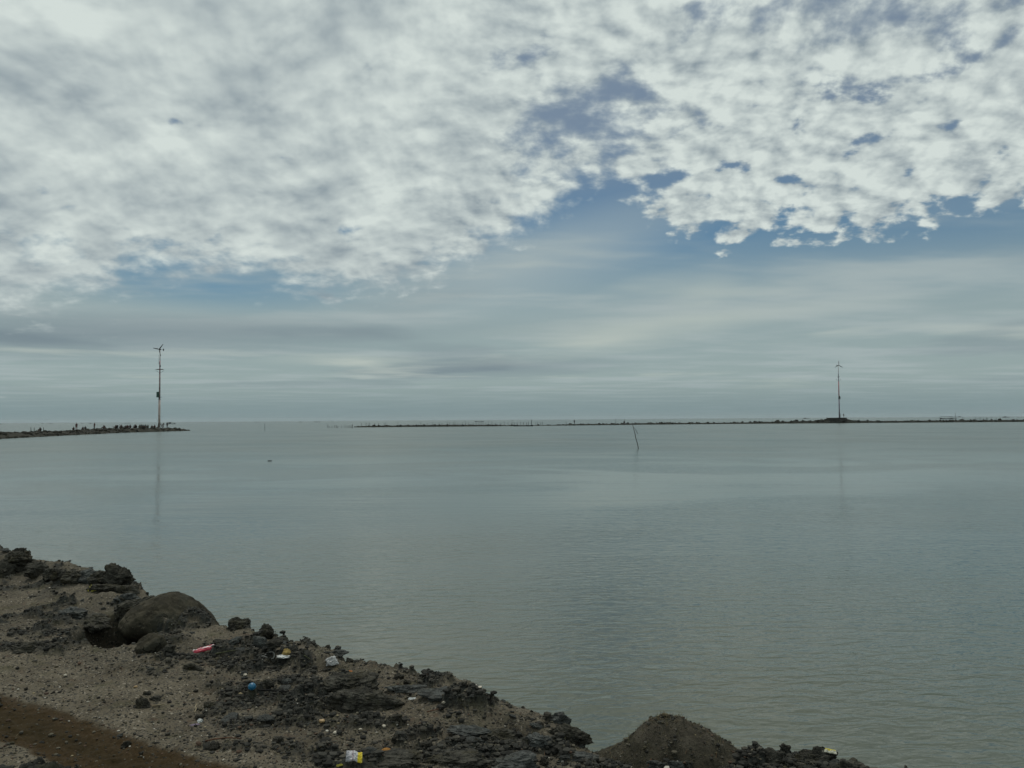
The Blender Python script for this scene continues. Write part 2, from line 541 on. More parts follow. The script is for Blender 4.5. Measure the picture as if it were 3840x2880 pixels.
def empty(name, loc=(0, 0, 0), rz=0.0):
    o = bpy.data.objects.new(name, None); col.objects.link(o)
    o.location = loc; o.rotation_euler = (0, 0, rz); o.empty_display_size = 0.2
    return o


_ico = {}


def ico(sub):
    if sub not in _ico:
        bm = bmesh.new(); bmesh.ops.create_icosphere(bm, subdivisions=sub, radius=1.0)
        v = np.array([q.co[:] for q in bm.verts]); f = np.array([[q.index for q in t.verts] for t in bm.faces]); bm.free()
        _ico[sub] = (v, f)
    v, f = _ico[sub]
    return v.copy(), f.copy()


def rock_mesh(name, sub, seed, dims=(1, 1, 1), rough=0.5, crumble=0.15, facets=7, smooth=True):
    """an irregular stone: a ball cut by random planes, then broken up by noise at two sizes"""
    r = np.random.default_rng(seed)
    v, f = ico(sub)
    for i in range(facets):
        n = r.normal(size=3); n /= np.linalg.norm(n)
        d = r.uniform(0.48, 0.85)
        h = v @ n
        m = h > d
        v[m] -= np.outer((h[m] - d) * 0.92, n)
    o = r.uniform(0, 50, 3)
    rad = 1 + rough * (fbm3(v * 1.6 + o, 3, seed) - 0.5) * 1.6
    v = v * rad[:, None]
    nn = v / np.linalg.norm(v, axis=1)[:, None]
    d = 0
    for fr, am in ((2.4, 1.0), (5.5, .6), (12.0, .34)):           # cracks and knobs
        c = fbm3(v * fr + o, 2, seed + int(fr))
        d = d + am * (0.30 - np.abs(c - 0.5) * 2.6)
    v = v - nn * (crumble * d)[:, None]
    L = fbm3(v * np.array([1.2, 1.2, 7.0]) + o, 2, seed + 3) - .5   # bedding
    v = v + nn * (crumble * .55 * L)[:, None]
    v = v * np.array(dims)
    return from_arrays(name, v, f, smooth)


def tube_arrays(pts, rad, seg=8):
    pts = [Vector(q) for q in pts]
    if not hasattr(rad, '__len__'): rad = [rad] * len(pts)
    V, F = [], []
    up = Vector((0, 0, 1))
    for i, q in enumerate(pts):
        t = (pts[min(i + 1, len(pts) - 1)] - pts[max(i - 1, 0)]).normalized()
        a = t.cross(up if abs(t.z) < 0.9 else Vector((0, 1, 0))).normalized(); b = t.cross(a).normalized()
        for k in range(seg):
            an = 2 * math.pi * k / seg
            V.append(tuple(q + (a * math.cos(an) + b * math.sin(an)) * rad[i]))
    n = len(pts)
    for i in range(n - 1):
        for k in range(seg):
            F.append((i * seg + k, i * seg + (k + 1) % seg, (i + 1) * seg + (k + 1) % seg, (i + 1) * seg + k))
    return V, F, n, seg


def tube_mesh(name, paths, seg=8, smooth=True):
    """one mesh out of one or more (points, radius) tubes with closed ends"""
    me = bpy.data.meshes.new(name); V, F = [], []
    for pts, rad in paths:
        v, f, n, s = tube_arrays(pts, rad, seg)
        o = len(V); V += v; F += [tuple(o + i for i in q) for q in f]
        F.append(tuple(o + i for i in range(s))[::-1]); F.append(tuple(o + (n - 1) * s + i for i in range(s)))
    me.from_pydata(V, [], F)
    if smooth: me.polygons.foreach_set('use_smooth', np.array([len(p.vertices) == 4 for p in me.polygons]))
    me.update()
    return me


def box_mesh(name, boxes, bevel=0.0):
    """boxes: (centre, size) or (centre, size, rotation matrix)"""
    bm = bmesh.new()
    for b in boxes:
        m = Matrix.Translation(b[0]) @ (b[2].to_4x4() if len(b) > 2 else Matrix.Identity(4)) @ Matrix.Diagonal((b[1][0], b[1][1], b[1][2], 1))
        bmesh.ops.create_cube(bm, size=1.0, matrix=m)
    if bevel: bmesh.ops.bevel(bm, geom=bm.edges[:], offset=bevel, segments=2, affect='EDGES', clamp_overlap=True)
    return bm_mesh(name, bm)


# ------------------------------------------------------------------ water
def build_water():
    xs = np.array([-15000, -4000, -1000, -300, -100, -30, 0, 30, 100, 300, 1000, 4000, 15000.])
    ys = np.array([-60, -20, 0, 20, 60, 150, 400, 1200, 4000, 12000.])
    X, Y = np.meshgrid(xs, ys)
    v = np.stack([X.ravel(), Y.ravel(), np.zeros(X.size)], 1)
    w = len(xs); f = [(j * w + i, j * w + i + 1, (j + 1) * w + i + 1, (j + 1) * w + i) for j in range(len(ys) - 1) for i in range(w - 1)]
    o = mesh_obj('sea_water', from_arrays('sea_water', v, f), 'water')
    tag(o, kind='structure')
    # sea bed below the murky water
    bed = mesh_obj('sea_bed', from_arrays('sea_bed', np.array([[-400, 0, -2.6], [400, 0, -2.6], [400, 900, -2.6], [-400, 900, -2.6]]), [(0, 1, 2, 3)]), 'jetty_core')
    tag(bed, kind='structure')


build_water()

# ------------------------------------------------------------------ the bank in the foreground
SAND_Z = 0.86
CREST = [(0, 2075), (150, 2130), (300, 2165), (500, 2215), (640, 2290), (800, 2345), (940, 2350), (1060, 2412), (1200, 2445), (1290, 2480), (1400, 2492), (1570, 2522),
         (1700, 2552), (1830, 2592), (1950, 2632), (2100, 2672), (2200, 2732), (2300, 2800), (2560, 2815), (2790, 2845), (2830, 2840), (2980, 2828), (3090, 2842), (3180, 2866), (3300, 2895)]
cr_pts = [on_plane(a, b, SAND_Z + 0.02) for a, b in CREST]
cx = np.array([-40, -20] + [q.x for q in cr_pts] + [2.6, 6, 30.0])
cy = np.array([34, 20.5] + [q.y for q in cr_pts] + [3.25, 1.4, -6.0])
_o = np.argsort(cx); cx, cy = cx[_o], cy[_o]

PITS = []          # (x, y, radius, depth)


def gnd(px, py, z=SAND_Z): return on_plane(px, py, z)


for px, py, r, d in ((398, 2385, .27, .75), (460, 2400, .25, .7), (525, 2385, .24, .6), (440, 2345, .26, .6), (540, 2340, .22, .4)):
    q = gnd(px, py, .88); PITS.append((q.x, q.y, r, d))
DAMP = [gnd(a, b, .92) for a, b in ((-400, 2540), (0, 2603), (200, 2650), (400, 2715), (560, 2770), (690, 2820), (860, 2868), (1050, 2900), (1100, 2980), (500, 2980), (330, 2930), (210, 2850), (120, 2790), (0, 2775), (-400, 2760))]


MUDS = []
for a, b, rx, ry, am in ((200, 2350, 1.2, .75, 1.0), (90, 2440, .7, .35, .9), (420, 2470, .6, .25, .6), (1030, 2640, .55, .30, .9), (700, 2560, .4, .3, .7), (1480, 2640, .6, .35, .9), (1450, 2840, .5, .2, .8), (1850, 2760, .5, .3, .9),
                         (120, 2560, .8, .28, -1.0), (430, 2660, .55, .35, -1.0), (760, 2375, .35, .3, -.8), (1150, 2520, .25, .15, -.6), (900, 2770, .5, .22, -.8), (120, 2235, .6, .3, -.7), (1560, 2690, .2, .12, -.7)):
    q = gnd(a, b, .9); MUDS.append((q.x, q.y, rx, ry, am))


def poly_sd(x, y, P):
    """signed distance to a polygon, positive inside"""
    d = np.full(x.shape, 1e9); ins = np.zeros(x.shape, bool)
    for i in range(len(P)):
        a, b = P[i], P[(i + 1) % len(P)]
        ex, ey = b.x - a.x, b.y - a.y
        t = np.clip(((x - a.x) * ex + (y - a.y) * ey) / (ex * ex + ey * ey), 0, 1)
        d = np.minimum(d, np.hypot(x - a.x - t * ex, y - a.y - t * ey))
        c = ((a.y > y) != (b.y > y)) & (x < (b.x - a.x) * (y - a.y) / (b.y - a.y + 1e-12) + a.x)
        ins ^= c
    return np.where(ins, d, -d)


def sstep(x, a, b):
    t = np.clip((x - a) / (b - a), 0, 1); return t * t * (3 - 2 * t)


def bank(x, y):
    """height, mud share, damp share of the bank at world x, y"""
    wob = (fbm2(x * 2.3, y * 2.3, 4, 3) - 0.5) * 0.30
    sl = np.interp(x, cx, np.gradient(cy, cx))
    sd = (np.interp(x, cx, cy) - y) / np.sqrt(1 + sl * sl) + wob * 0.32           # metres landward of the crest
    inland = sstep(sd, 0.0, 2.5)
    z = SAND_Z + 0.06 * inland + 0.05 * sstep(sd, 2.5, 8.0)
    z += (fbm2(x * 0.9 + 4, y * 0.9, 3, 21) - 0.5) * 0.10
    z -= 0.10 * sstep(x, -.45, .15) * (1 - sstep(x, 1.0, 1.2)) * sstep(y, 3.3, 3.9)          # a dip behind the mound
    # mud: heaped along the crest and in patches inland
    pm = fbm2(x * 1.15 + 1.7, y * 1.5 + 3.1, 5, 41, .55)
    crest = np.exp(-((sd - 0.22) / 0.42) ** 2)
    far_l = sstep(-x, 3.3, 4.6)
    mud = sstep(pm + crest * 0.24 + 0.035 - 0.10 * sstep(sd, 1.2, 3.2) + far_l * .05, 0.50, 0.60)
    for gx, gy, rx, ry, am in MUDS:
        q = np.exp(-((x - gx) / rx) ** 2 - ((y - gy) / ry) ** 2)
        mud = np.clip(mud + am * q * (am < 0) + (am > 0) * am * q * sstep(pm, .34, .50), 0, 1)
    pm2 = sstep(fbm2(x * 4.1, y * 4.6, 4, 77, .6), 0.50, 0.62)
    mud = np.clip(mud * (0.22 + 0.78 * pm2) + crest * pm2 * 0.3, 0, 1)
    # broken slabs and crumbs
    qx = x + (fbm2(x * 5, y * 5, 3, 5) - .5) * .14; qy = y + (fbm2(x * 5 + 9, y * 5, 3, 6) - .5) * .14
    f1, f2, cid = worley2(qx / 0.22, qy / 0.19, 8)
    slab = (cid ** 1.6) * sstep(f2 - f1, 0.02, 0.22)
    g1, g2, gid = worley2(qx / 0.065, qy / 0.055, 18)
    crumb = gid * sstep(g2 - g1, 0.0, 0.30)
    k1, k2, kid = worley2(x / 0.026, y / 0.024, 28)
    grit = kid * sstep(k2 - k1, 0.0, 0.4)
    heap = crest * (1 - .75 * sstep(x, .1, .5)) * (0.085 * sstep(fbm2(x * 2.6, y * 2.6, 3, 91), .38, .70) + .02) + 0.09 * far_l * crest
    z += mud * (slab * 0.062 + crumb * 0.028 + grit * 0.014) + heap
    z += (1 - mud) * (grit ** 3 * 0.008 + crumb ** 5 * 0.010)
    dsd = poly_sd(x, y, DAMP) + (fbm2(x * 6, y * 6, 4, 55) - 0.5) * .08
    damp = (.5 * sstep(dsd, -.02, .02) + .5 * sstep(dsd + (fbm2(x * 3, y * 3, 3, 58) - .5) * .16, .03, .22)) * (1 - mud * .7)
    z += sstep(dsd, 0, .05) * ((fbm2(x * 16, y * 22, 3, 61) - .5) * .022 + np.sin((y * .93 + x * .55) * 74 + fbm2(x * 4, y * 4, 2, 62) * 9) * .0035)
    z -= damp * 0.022
    for a, b, r, d in PITS:
        q = np.hypot(x - a, y - b) / r
        z -= d * (1 - sstep(q, 0.45, 1.15))
    # seaward slope under the water
    sea = np.clip(-sd, 0, None)
    z = np.where(sd < 0, z - sea * 1.15 - sstep(sea, 0, .5) * 0.35, z)
    z = np.maximum(z, -2.4)
    mud = np.where(sd < 0, np.maximum(mud, sstep(sea, 0, .2)), mud)
    return z, mud, damp


def spaced(parts):
    out = []
    for a, b, s in parts:
        n = max(1, int(round((b - a) / s))); out.append(np.linspace(a, b, n, endpoint=False))
    out.append([parts[-1][1]])
    return np.concatenate(out)


def build_ground():
    xs = spaced([(-60, -30, 3), (-30, -14, .8), (-14, -9, .2), (-9, -5, .024), (-5, -2.8, .015), (-2.8, 2.4, .0105), (2.4, 4, .06), (4, 10, .4), (10, 40, 3)])
    ys = spaced([(-40, -10, 3), (-10, 0, .6), (0, 3.2, .12), (3.2, 5.6, .0125), (5.6, 8, .019), (8, 12.2, .034), (12.2, 15, .15), (15, 40, .8)])
    X, Y = np.meshgrid(xs, ys)
    Z, mud, damp = bank(X.ravel(), Y.ravel())
    Z = Z.reshape(X.shape)
    w, h = len(xs), len(ys)
    idx = np.arange(w * h).reshape(h, w)
    f = np.stack([idx[:-1, :-1], idx[:-1, 1:], idx[1:, 1:], idx[1:, :-1]], -1).reshape(-1, 4)
    keep = (Z.ravel()[f] > -2.3).any(1)                 # nothing needed on the sea floor offshore
    f = f[keep]
    used = np.unique(f); remap = np.full(w * h, -1); remap[used] = np.arange(len(used))
    v = np.stack([X.ravel(), Y.ravel(), Z.ravel()], 1)[used]
    me = from_arrays('ground', v, remap[f])
    for nm, arr in (('mud', mud), ('damp', damp)):
        a = me.attributes.new(nm, 'FLOAT', 'POINT'); a.data.foreach_set('value', arr[used].astype(np.float32))
    o = mesh_obj('ground', me, 'ground'); tag(o, kind='structure')
    return len(f)


print('ground quads', build_ground())


def ground_at(px, py):
    """the point of the bank seen through a view point"""
    d = ray(px, py)
    ts = np.linspace(2.5, 22, 4000)
    X, Y, Z = d.x * ts, d.y * ts, CAM_Z + d.z * ts
    z, _, _ = bank(X, Y)
    hit = np.nonzero(Z <= z)[0]
    i = hit[0] if len(hit) else len(ts) - 1
    return Vector((X[i], Y[i], z[i]))


def ppm(p): return FPX / p.y        # pixels per metre at a place

# ------------------------------------------------------------------ boulders, mound, larger clods and slabs on the bank
def place_rock(name, px, py, w_px, dims, seed, mat, label, cat, group=None, sub=4, rot=(0, 0, 0), sink=0.3, rough=.6, crumble=.20, facets=7):
    """a rock whose middle stands on the bank at a view point and spans w_px of the view"""
    q = ground_at(px, py)
    w = w_px / ppm(q) / 2
    me = rock_mesh(name, sub, seed, (w, w * dims[0], w * dims[1]), rough, crumble, facets, smooth=(mat == 'boulder'))
    o = mesh_obj(name, me, mat)
    o.rotation_euler = [R(a) for a in rot]
    o.location = (q.x, q.y, q.z + w * dims[1] * (1 - 2 * sink))
    tag(o, label, cat, group)
    return o


def big_boulder():
    q = gnd(565, 2330, 0.92)
    v, f = ico(6)
    # a long rounded back, sloping away to the right, with a hollow under the near left side
    v = v * np.array([1.0, 1.0, 1.0])
    x, y, z = v[:, 0].copy(), v[:, 1].copy(), v[:, 2].copy()
    z = np.sign(z) * np.abs(z) ** 0.86
    back = np.where(x > 0, 1.0 - 0.42 * x * x, 1.0 - 0.10 * x * x)
    z = z * back - 0.34 * np.clip(x, 0, None) ** 1.6
    y = y + 0.22 * x
    under = (1 - sstep(z, -0.45, 0.30)) * (1 - sstep(x, -0.15, 0.55))
    y = y + under * 0.55 * (y < 0.4)                       # undercut towards the camera
    v = np.stack([x, y, z], 1)
    n = fbm3(v * 2.2 + 3, 4, 5) - .5
    n2 = fbm3(v * 11 + 3, 4, 15) - .5
    nn = v / np.linalg.norm(v, axis=1)[:, None]
    n3 = np.abs(fbm3(v * 3.4 + 8, 3, 44) - .5)
    v = v + nn * (n * .12 + n2 * .03 - .03 * np.clip(.06 - n3, 0, 1) / .06)[:, None]
    v = v * np.array([0.41, 0.34, 0.33])
    o = mesh_obj('boulder', from_arrays('boulder', v, f), 'boulder')
    o.location = (q.x + .08, q.y + 0.22, 0.775); o.rotation_euler = (0, 0, R(-6))
    tag(o, 'big smooth rounded olive brown boulder with a dark hollow under it, at the water edge', 'boulder')


big_boulder()
place_rock('boulder', 570, 2438, 108, (.8, .85), 71, 'boulder', 'small round dark stone in front of the big boulder', 'stone', None, 5, (0, 0, 30), .30, .25, .05, 3)
place_rock('clod', 350, 2345, 130, (.9, .5), 72, 'clod', 'dark clod at the left rim of the hollow by the big boulder', 'clod', None, 5, (0, 10, 10), .35)
place_rock('clod', 510, 2300, 150, (.6, .55), 74, 'clod', 'dark mossy clod bridging the hollow against the big boulder', 'clod', None, 5, (0, -12, 20), .3)


def mound():
    q = gnd(2550, 2868, 0.76)
    n, m = 150, 70
    V = []
    for j in range(m + 1):
        t = j / m
        for i in range(n):
            a = 2 * math.pi * i / n
            # bell profile, long right shoulder
            r = t
            z = 0.5 * (1 + math.cos(math.pi * min(1, r ** 0.92)))
            z = z * 0.93 + 0.07 * (1 - r)
            sx = 0.52 if math.cos(a) > 0 else 0.44
            V.append((math.cos(a) * r * sx - 0.02, math.sin(a) * r * 0.34, z * 0.275 - 0.03))
    V = np.array(V)
    k = fbm3(V * 9 + 2, 4, 33) - .5; k2 = fbm3(V * 45 + 2, 3, 34) - .5
    k3 = fbm3(V * 4 + 7, 3, 35) - .5
    V[:, 2] += k * .05 + k2 * .022 + k3 * .05; V[:, 0] += k * .05 + k3 * .06; V[:, 1] += k2 * .015
    F = [(j * n + i, j * n + (i + 1) % n, (j + 1) * n + (i + 1) % n, (j + 1) * n + i) for j in range(m) for i in range(n)]
    o = mesh_obj('mound', from_arrays('mound', V, np.array(F)[:, ::-1]), 'mound')
    o.location = (q.x - .02, q.y + .08, 0.765)
    tag(o, 'pointed brown sand mound with dark weedy foot at the lower right water edge', 'mound')
    return o


mound_o = mound()

BIG = [  # name px py width dims(depth,height) seed mat label cat rot sink
    ('flat_rock', 1330, 2585, 200, (.7, .42), 201, 'clod', 'upper of two dark overhanging ledges with an orange scrap on top', 'rock', (8, 0, 8), .3),
    ('flat_rock', 1365, 2648, 270, (.45, .38), 202, 'clod', 'lower of two dark overhanging ledges in the middle of the bank', 'rock', (10, 4, -8), .28),
    ('flat_rock', 1660, 2612, 230, (.35, .22), 203, 'slab', 'long pale grey flat slab, largest on the middle of the bank', 'rock', (0, 4, -4), .25),
    ('flat_rock', 1530, 2592, 170, (.4, .30), 204, 'slab', 'grey lumpy slab left of the long pale flat slab', 'rock', (0, 0, 6), .3),
    ('flat_rock', 1480, 2698, 56, (.6, .6), 205, 'clod', 'small dark tilted rock below the two overhanging ledges', 'rock', (0, -25, 0), .3),
    ('flat_rock', 1870, 2772, 150, (.6, .42), 206, 'clod', 'dark blocky rock with a black front left of the pale round-topped stone', 'rock', (6, 0, -10), .3),
    ('flat_rock', 2022, 2790, 96, (.8, .6), 207, 'slab', 'pale grey round-topped stone with a dark hollow beneath, lower middle of the bank', 'stone', (0, 0, 0), .25),
    ('flat_rock', 1760, 2752, 170, (.4, .22), 208, 'slab', 'thin grey layered slab above the lower middle of the bank', 'rock', (4, 0, -14), .3),
    ('flat_rock', 2100, 2712, 74, (.7, .8), 209, 'slab', 'smooth pale grey oval stone on the crest right of the shells', 'stone', (0, 0, 10), .3),
    ('flat_rock', 2130, 2768, 150, (.5, .5), 210, 'clod', 'brown mossy clod below the smooth pale oval stone', 'clod', (0, 8, -12), .3),
    ('flat_rock', 2010, 2728, 80, (.5, .3), 211, 'slab', 'flat grey stone leaning beside the pale oval stone', 'stone', (0, 20, 0), .3),
    ('clod', 945, 2345, 120, (.8, .75), 212, 'clod', 'black crumbly clod standing highest on the crest right of the boulder', 'clod', (0, 0, 0), .3),
    ('clod', 895, 2352, 80, (.8, .7), 213, 'clod', 'black clod beside the tallest clod on the crest, boulder side', 'clod', (0, 0, 40), .3),
    ('clod', 1003, 2372, 56, (.8, .9), 214, 'clod', 'small dark round clod right of the tallest crest clod', 'clod', (0, 0, 0), .3),
    ('clod', 1095, 2398, 100, (.7, .75), 215, 'clod', 'dark pointed clod on the crest above the tan sponge', 'clod', (0, 12, 0), .3),
    ('clod', 838, 2340, 26, (.8, .8), 216, 'clod', 'tiny black clod alone on the crest between boulder and clods', 'clod', (0, 0, 0), .2),
    ('clod', 985, 2430, 90, (.5, .6), 217, 'slab', 'greenish grey tilted stone behind the pale strap loop', 'stone', (20, 20, 0), .3),
    ('clod', 1025, 2420, 60, (.6, .6), 218, 'clod', 'dark green stone right of the greenish tilted stone', 'stone', (0, 0, 0), .3),
    ('clod', 880, 2410, 60, (.5, .5), 219, 'slab', 'grey flat-topped stone above the greenish stick', 'stone', (0, -20, 0), .3),
    ('clod', 60, 2118, 125, (.7, .75), 220, 'clod', 'large dark square-shouldered clod at the far left end of the crest', 'clod', (0, 0, 0), .3),
    ('clod', 150, 2145, 95, (.7, .6), 221, 'clod', 'dark rough clod right of the square-shouldered clod', 'clod', (0, 0, 30), .3),
    ('clod', 20, 2150, 100, (.7, .7), 222, 'clod', 'dark clod at the left frame edge below the far crest', 'clod', (0, 0, 60), .3),
    ('clod', 222, 2165, 60, (.7, .8), 223, 'clod', 'small upright dark clod on the left crest', 'clod', (0, 0, 0), .3),
    ('clod', 330, 2174, 95, (.7, .6), 224, 'slab', 'grey clod with a pale top on the left crest', 'clod', (0, 0, 0), .3),
    ('clod', 425, 2190, 130, (.7, .75), 225, 'clod', 'broad dark crumbly clod on the crest left of the big boulder', 'clod', (0, 0, 0), .3),
    ('clod', 480, 2222, 80, (.7, .8), 226, 'clod', 'dark clod touching the left shoulder of the big boulder', 'clod', (0, 0, 20), .3),
    ('clod', 100, 2135, 85, (.7, .7), 260, 'clod', 'dark craggy clod wedged between the two far left crest clods', 'clod', (0, 10, 50), .3),
    ('clod', 190, 2162, 90, (.7, .6), 261, 'clod', 'low dark clod left of the small upright crest clod', 'clod', (0, 0, 80), .3),
    ('clod', 275, 2172, 95, (.7, .6), 262, 'clod', 'dark clod between the upright one and the pale-topped one on the left crest', 'clod', (0, 0, 15), .3),
    ('clod', 380, 2180, 95, (.7, .65), 263, 'clod', 'dark clod between the pale-topped one and the broad one on the left crest', 'clod', (0, 0, 35), .3),
    ('clod', 470, 2255, 90, (.7, .6), 264, 'slab', 'grey rubbly clod directly left of the big boulder', 'clod', (0, 0, 35), .3),
    ('clod', 400, 2215, 130, (.6, .45), 265, 'clod', 'low dark clod below the broad crest clod on the left', 'clod', (0, 0, 0), .3),
    ('clod', 280, 2310, 120, (.5, .35), 227, 'slab', 'flat grey slab left of the hollow', 'rock', (0, 8, -8), .3),
    ('clod', 110, 2440, 140, (.6, .35), 228, 'clod', 'dark flat clod at the left edge above the brown wet soil', 'clod', (0, 0, 8), .3),
    ('clod', 535, 2650, 54, (.8, .9), 229, 'clod', 'dark lumpy stone with a wet glint on the sand beside the pale stick', 'stone', (0, 0, 0), .3),
    ('clod', 585, 2625, 50, (.7, .6), 230, 'clod', 'small black round stone just above the pale stick', 'stone', (0, 0, 0), .3),
    ('clod', 550, 2605, 30, (.7, .7), 231, 'clod', 'smallest of three black stones above the pale stick', 'stone', (0, 0, 0), .3),
    ('clod', 640, 2445, 40, (.7, .7), 232, 'clod', 'small black stone between the round dark stone and the red wrapper', 'stone', (0, 0, 0), .3),
    ('clod', 727, 2508, 70, (.5, .5), 233, 'clod', 'black flat stone below the red and white wrapper', 'stone', (0, 0, 0), .3),
    ('clod', 1005, 2575, 44, (.7, .9), 234, 'clod', 'black upright stone right of the blue ball', 'stone', (0, 0, 0), .25),
    ('clod', 1075, 2563, 40, (.7, .7), 235, 'slab', 'greenish grey stone right of the black upright stone', 'stone', (0, 0, 0), .3),
    ('clod', 785, 2650, 40, (.7, .8), 236, 'clod', 'black square stone on the sand below the blue ball', 'stone', (0, 0, 0), .3),
    ('clod', 3000, 2850, 46, (.8, .9), 237, 'clod', 'dark knob on the heap right of the mound', 'clod', (0, 0, 0), .3),
    ('clod', 2900, 2860, 100, (.7, .6), 238, 'clod', 'dark clod nearest the mound in the lower right heap', 'clod', (0, 0, 0), .3),
    ('clod', 3070, 2858, 150, (.6, .6), 239, 'clod', 'broad dark clod carrying the yellow and white scrap', 'clod', (0, 0, 0), .3),
    ('clod', 3190, 2885, 130, (.6, .5), 240, 'clod', 'low dark clod sloping to the water right of the yellow scrap', 'clod', (0, 8, 0), .3),
    ('clod', 2365, 2812, 46, (.8, .8), 242, 'clod', 'dark clod at the left foot of the sand mound', 'clod', (0, 0, 0), .3),
    ('flat_rock', 2530, 2872, 80, (.6, .4), 243, 'slab', 'pale grey smooth stone at the front foot of the sand mound', 'stone', (0, 14, 20), .35),
    ('clod', 2160, 2680, 60, (.7, .9), 244, 'clod', 'black pointed clod on the crest above the pale oval stone', 'clod', (0, 0, 0), .3),
    ('clod', 2220, 2725, 70, (.7, .8), 245, 'clod', 'dark clod on the steep crest left of the mound', 'clod', (0, 0, 0), .3),
    ('clod', 1450, 2855, 240, (.5, .25), 246, 'clod', 'low dark weedy clod at the bottom edge right of the yellow wrapper', 'clod', (0, 0, 0), .35),
    ('clod', 1700, 2858, 230, (.5, .3), 247, 'clod', 'broad dark crumbly clod at the bottom edge, middle of the view', 'clod', (0, 0, 10), .35),
    ('flat_rock', 1940, 2865, 200, (.5, .3), 248, 'slab', 'grey rubbly clod at the bottom edge below the round-topped stone', 'clod', (0, 0, 0), .35),
    ('flat_rock', 2180, 2850, 160, (.5, .35), 249, 'slab', 'grey lumpy clod at the bottom edge left of the mound', 'clod', (0, 0, 0), .35),
]
for nm, px, py, w, dims, seed, mat, lab, cat, rot, sink in BIG:
    place_rock(nm, px, py, w, dims, seed, mat, lab, cat, None, 5 if w < 100 else 6, rot, sink + .10)

o = mesh_obj('stone', rock_mesh('stone', 5, 241, (.048, .048, .15), .4, .12, 5, False), 'clod'); o.location = (1.885, 4.1, .77)
tag(o, 'single round dark stone standing out of the water at the bottom right', 'stone')

# small stones: one by one, sharing twelve shapes
shapes = [rock_mesh('stone', 4, 300 + i, (1, random.uniform(.6, .95), random.uniform(.4, .8)), .7, .26, 7, False) for i in range(12)]
shapes_slab = [rock_mesh('flat_stone', 4, 330 + i, (1, random.uniform(.5, .8), random.uniform(.2, .32)), .7, .22, 7, False) for i in range(6)]
for i, me in enumerate(shapes): me.materials.append(MATS['clod'])
for i, me in enumerate(shapes_slab): me.materials.append(MATS['slab'])


def scatter(n, accept):
    out = []
    while len(out) < n:
        m = 4000
        px = rng.uniform(-60, 3300, m); py = rng.uniform(2060, 2900, m)
        X = np.empty(m); Y = np.empty(m)
        D = np.array([ray(a, b)[:] for a, b in zip(px, py)])
        t = (0.9 - CAM_Z) / D[:, 2]
        X, Y = D[:, 0] * t, D[:, 1] * t
        z, mud, damp = bank(X, Y)
        sl = np.interp(X, cx, np.gradient(cy, cx)); sd = (np.interp(X, cx, cy) - Y) / np.sqrt(1 + sl * sl)
        w = accept(sd, mud, damp)
        for i in np.nonzero(rng.random(m) < w)[0]:
            out.append((X[i], Y[i], z[i], sd[i]))
    return out[:n]


ORD = ['first', 'second', 'third', 'fourth', 'fifth', 'sixth', 'seventh', 'eighth', 'ninth', 'tenth', 'eleventh', 'twelfth', 'thirteenth', 'fourteenth', 'fifteenth', 'sixteenth', 'seventeenth', 'eighteenth', 'nineteenth']


def ordinal(n):
    """1 -> first"""
    if n < 20: return ORD[n - 1]
    t = {2: 'twent', 3: 'thirt', 4: 'fort'}[n // 10]
    return t + 'ieth' if n % 10 == 0 else t + 'y-' + ORD[n % 10 - 1]


def view_of(p):
    """view point of a place"""
    c = M3.transposed() @ (Vector(p) - Vector((0, 0, CAM_Z)))
    return 1920 + c.x / -c.z * FPX, 1440 - c.y / -c.z * FPX


MARKS = [('square-shouldered far left clod', 60, 2075), ('small upright crest clod', 222, 2140), ('broad crest clod', 425, 2165), ('big boulder', 600, 2280), ('dark hollow', 420, 2380), ('flat grey slab left of the hollow', 280, 2310),
         ('flat clod at the left edge', 110, 2440), ('brown wet soil', 300, 2740), ('pale stick', 595, 2652), ('red wrapper', 765, 2446), ('tallest crest clod', 945, 2345), ('pointed crest clod', 1095, 2398), ('tan sponge', 1070, 2468),
         ('blue ball', 945, 2580), ('clear plastic bag', 1243, 2494), ('upper dark ledge', 1330, 2560), ('lower dark ledge', 1365, 2630), ('long pale slab', 1660, 2612), ('brown twig below the slab', 1630, 2670), ('round tan shell', 1207, 2708),
         ('white and purple scrap', 750, 2708), ('yellow wrapper', 1328, 2862), ('rusty tin', 1448, 2838), ('broken twig at lower left', 840, 2782), ('layered slab', 1760, 2752), ('clam shells', 1990, 2658), ('pale oval stone', 2100, 2712),
         ('round-topped stone', 2022, 2790), ('sand mound', 2530, 2780), ('yellow and white scrap', 3108, 2832), ('white crest shell', 1800, 2580), ('bottom middle clod', 1700, 2858), ('lumpy clod left of the mound', 2180, 2850)]
pts = scatter(270, lambda sd, mud, damp: np.where((sd > -.05), np.exp(-((sd - .1) / .35) ** 2) * .25 + .09 * mud + .012, 0) * (1 - damp))
fam = {}
for X, Y, Z, sd in pts:
    flat = random.random() < .35
    me = random.choice(shapes_slab if flat else shapes)
    o = mesh_obj('flat_stone' if flat else 'stone', me)
    s = min(0.055, 0.013 + rng.exponential(0.011)) * (1.25 if flat else 1)
    o.scale = (s, s, s); o.location = (X, Y, Z + s * .12); o.rotation_euler = (random.uniform(-.25, .25), random.uniform(-.25, .25), random.uniform(0, 6.28))
    vx, vy = view_of((X, Y, Z))
    dist, mk = min((math.hypot(vx - a, (vy - b) * 1.5), (nm, a, b)) for nm, a, b in MARKS)
    dx, dy = vx - mk[1], (vy - mk[2]) * 1.5
    way = ('right of' if dx > 0 else 'left of') if abs(dx) > abs(dy) else ('below' if dy > 0 else 'above')
    fam.setdefault((flat, way, mk[0]), []).append((dist, o))
